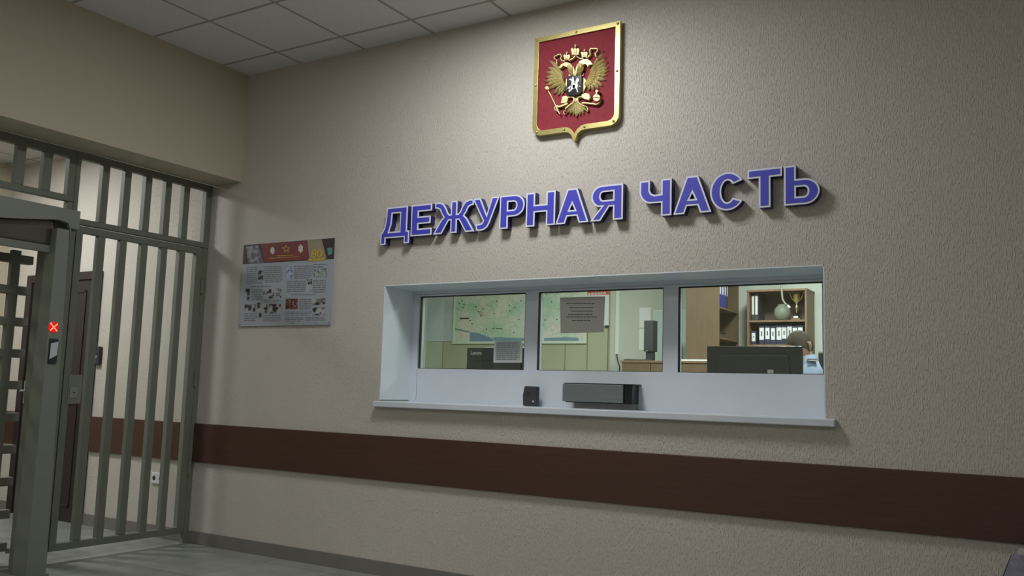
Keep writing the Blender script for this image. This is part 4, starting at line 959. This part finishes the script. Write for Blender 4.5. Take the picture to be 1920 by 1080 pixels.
for sx in (-1, 1): eb.tube([(sx * .014, -.099, .024), (sx * .03, -.097, .030), (sx * .046, -.086, .024)], .0035, 6)
obj('eyebrows', tf_(eb), HAIR, pe)
lm = MB().tube([(-.022, -.090, -.055), (0, -.096, -.054), (.022, -.090, -.055)], [.002, .004, .002], 6)
obj('mouth', tf_(lm), mat('lips', (150, 88, 80), .5), pe)
# shirt: a second, slightly larger skin over torso and upper arms
sV = [V[0], V[1], V[2], V[3], (V[4][0], V[4][1] + .01, V[4][2] - .03), (V[4][0], V[4][1] + .005, V[4][2] + .01)]; sR = [(.155, .12), (.15, .11), (.165, .115), (.15, .12), .085, .064]; sE = [(0, 1), (1, 2), (2, 3), (3, 4), (4, 5)]
for s_ in (-1, 1):
    sh_ = (px_ + s_ * .15, py_ + .02, pz_ + .535); el = (px_ + s_ * .21, py_ - .10, pz_ + .25); mid = tuple((a + b_) / 2 for a, b_ in zip(sh_, el))
    k = len(sV); wr = (px_ + s_ * .12, py_ - .42, DZ + .05); fa = tuple(a * .3 + b_ * .7 for a, b_ in zip(el, wr)); sV += [sh_, mid, el, fa]; sR += [.095, .082, .068, .050]; sE += [(3, k), (k, k + 1), (k + 1, k + 2), (k + 2, k + 3)]
skin_obj('shirt', sV, sE, sR, SHIRT, pe, 2)
tV = [V[0]]; tR = [(.17, .14)]; tE = []
for s_ in (-1, 1):
    k = len(tV); tV += [(px_ + s_ * .10, py_ - .05, pz_ - .01), (px_ + s_ * .13, py_ - .45, pz_ + .02), (px_ + s_ * .13, py_ - .42, OF + .12)]; tR += [.10, .078, .06]; tE += [(0, k), (k, k + 1), (k + 1, k + 2)]
skin_obj('trousers', tV, tE, tR, TROUS, pe, 2)
for s_ in (-1, 1):
    c = Vector((px_ + s_ * .14, py_ + .015, pz_ + .603))
    e_ = obj('epaulette', MB().add([tuple(c + Vector(q_)) for q_ in [(-.065, -.03, .004 - s_ * -.0), (.065, -.03, 0), (.065, .03, 0), (-.065, .03, .004), (-.065, -.03, .016), (.065, -.03, .010), (.065, .03, .010), (-.065, .03, .016)]], [(0, 3, 2, 1), (4, 5, 6, 7), (0, 1, 5, 4), (1, 2, 6, 5), (2, 3, 7, 6), (3, 0, 4, 7)]), LABELW, pe, label='pale shoulder strap')
    obj('strap_stripe', MB().box(c.x - .02, c.x - .008, c.y - .031, c.y + .031, c.z + .005, c.z + .018).box(c.x + .03, c.x + .045, c.y - .031, c.y + .031, c.z + .003, c.z + .016), EPAUL, e_)
co = Vector(V[4]) + Vector((-.01, -.02, -.05))
obj('collar', MB().tube([co + Vector((-.06, .03, 0)), co + Vector((-.04, -.04, -.01)), co + Vector((.01, -.06, -.02)), co + Vector((.055, -.03, 0)), co + Vector((.06, .03, .012))], .014, 8), SHIRT, pe, smooth=True)
obj('tie', MB().tube([co + Vector((-.0, -.068, -.018)), co + Vector((.0, -.10, -.06)), co + Vector((.01, -.12, -.16)), co + Vector((.015, -.09, -.27))], [.013, .012, .02, .024], 8), EPAUL, pe, smooth=True, label='dark tie')
pe.rotation_euler = (0, 0, math.radians(-70))
# chair
ca = at(1540, 656, 2.2); SZ = OF + .485
cc = thing('office_chair', (hx, hy, OF), 'black office chair whose backrest edge shows right of the seated person', 'chair')
obj('backrest', MB().box(hx - .17, hx + .22, hy + .265, hy + .315, SZ + .14, ca.z), BLACK, cc, bevel=.02)
obj('seat', MB().box(hx - .25, hx + .25, hy - .26, hy + .20, SZ - .075, SZ), BLACK, cc, bevel=.02)
obj('back_support', MB().tube([(hx, hy + .16, SZ - .05), (hx, hy + .34, SZ - .03), (hx, hy + .34, SZ + .35)], .02), BLACK, cc)
obj('gas_lift', MB().tube([(hx, hy, OF + .08), (hx, hy, SZ - .075)], .028), BLACK, cc)
for i in range(5):
    a = 2 * PI * i / 5 + .3; e_ = (hx + .28 * math.cos(a), hy + .28 * math.sin(a))
    lg_ = obj('foot', MB().tube([(hx, hy, OF + .09), (e_[0], e_[1], OF + .06)], [.025, .016]), BLACK, cc); obj('castor', MB().lathe([(.024, -.012), (.026, 0), (.024, .012)], (e_[0], e_[1], OF + .026), n=14, axis='y'), BLACK, lg_)
cc.rotation_euler = (0, 0, math.radians(-42))

# ------------------------------------------------------------------ leaflet stand at the lower right edge
lx, ly = 4.955, -0.36
ls = thing('leaflet_stand', (lx + .2, ly, 0), 'grey floor stand holding leaflets at the lower right edge below the brown band', 'stand')
obj('stand_base', MB().box(lx + .02, lx + .42, ly - .12, ly + .16, 0, .02), STEELG, ls, bevel=.004)
obj('stand_pole', MB().box(lx + .20, lx + .24, ly + .02, ly + .06, .02, .38), STEELG, ls)
obj('pocket', MB().box(lx + .0, lx + .42, ly - .05, ly - .044, .38, .44).box(lx, lx + .42, ly - .05, ly + .08, .38, .386).box(lx, lx + .42, ly + .074, ly + .08, .38, .48), STEELG, ls)
LEAF = mat('lavender_grey_print', (150, 150, 172), .55, noise=.25, nscale=30); LEAFD = mat('dark_print', (44, 44, 66), .5)
for i in range(3):
    a0 = lx + .012 + i * .135; lean = .018; y0 = ly - .03 + i * .02
    t = thing('folded_leaflet', (a0, y0, .3865), ['leftmost folded grey-blue leaflet in the stand at the lower right edge', 'middle folded leaflet in the stand, mostly outside the picture', 'right folded leaflet in the stand, outside the picture'][i], 'leaflet', 'leaflets in the stand')
    top = .600; zb = .3865
    mb = MB().quadp([(a0, y0, zb), (a0 + .115, y0, zb), (a0 + .115 + .075, y0, top - .01), (a0 + .075, y0 + .0, top)], (0, .003, 0))
    obj('front_page', mb, LEAF, t)
    obj('back_page', MB().quadp([(a0, y0 + .006, zb), (a0 + .115, y0 + .02, zb), (a0 + .205, y0 + .04, top + .002), (a0 + .10, y0 + .012, top + .022)], (0, .003, 0)), PAPER, t)
    obj('spine_fold', MB().quadp([(a0 - .006, y0, zb), (a0, y0, zb), (a0 + .075, y0, top), (a0 + .068, y0 + .0, top - .012)], (0, .008, 0)), LEAFD, t, label='dark folded edge')

# ------------------------------------------------------------------ lamps (recessed panels with their own light)
nh = {}
for (where, x, y, z, wt, colr) in LAMPS:
    nh[where] = nh.get(where, 0) + 1
    lab = 'square recessed ceiling lamp of the %s, %s' % ({'hall': 'entrance hall %s' % ('left part, added as fill' if x < 3 else 'right part, added as fill') if nh[where] > 1 else 'entrance hall', 'corridor': 'corridor behind the grille', 'office': 'office'}[where], {'office': ['', 'on its left side', 'added above the desk to brighten the seated person', 'before the bookcases'][nh[where]]}.get(where) or ('nearer the front wall' if nh[where] == 1 else 'farther along its ceiling'))
    t = thing('ceiling_lamp', (x, y, z), lab, 'lamp', 'recessed ceiling lamps')
    obj('lamp_frame', MB().box(x - .30, x + .30, y - .30, y - .28, z - .012, z).box(x - .30, x + .30, y + .28, y + .30, z - .012, z).box(x - .30, x - .28, y - .28, y + .28, z - .012, z).box(x + .28, x + .30, y - .28, y + .28, z - .012, z), LAMPF, t)
    obj('diffuser', MB().box(x - .28, x + .28, y - .28, y + .28, z - .006, z), LAMPE, t)
    ld_ = bpy.data.lights.new('lamp_light', 'AREA'); ld_.shape = 'SQUARE'; ld_.size = .54; ld_.energy = wt; ld_.color = colr
    lo_ = bpy.data.objects.new('lamp_light', ld_); C.objects.link(lo_); lo_.parent = t; lo_.location = (0, 0, -.02)
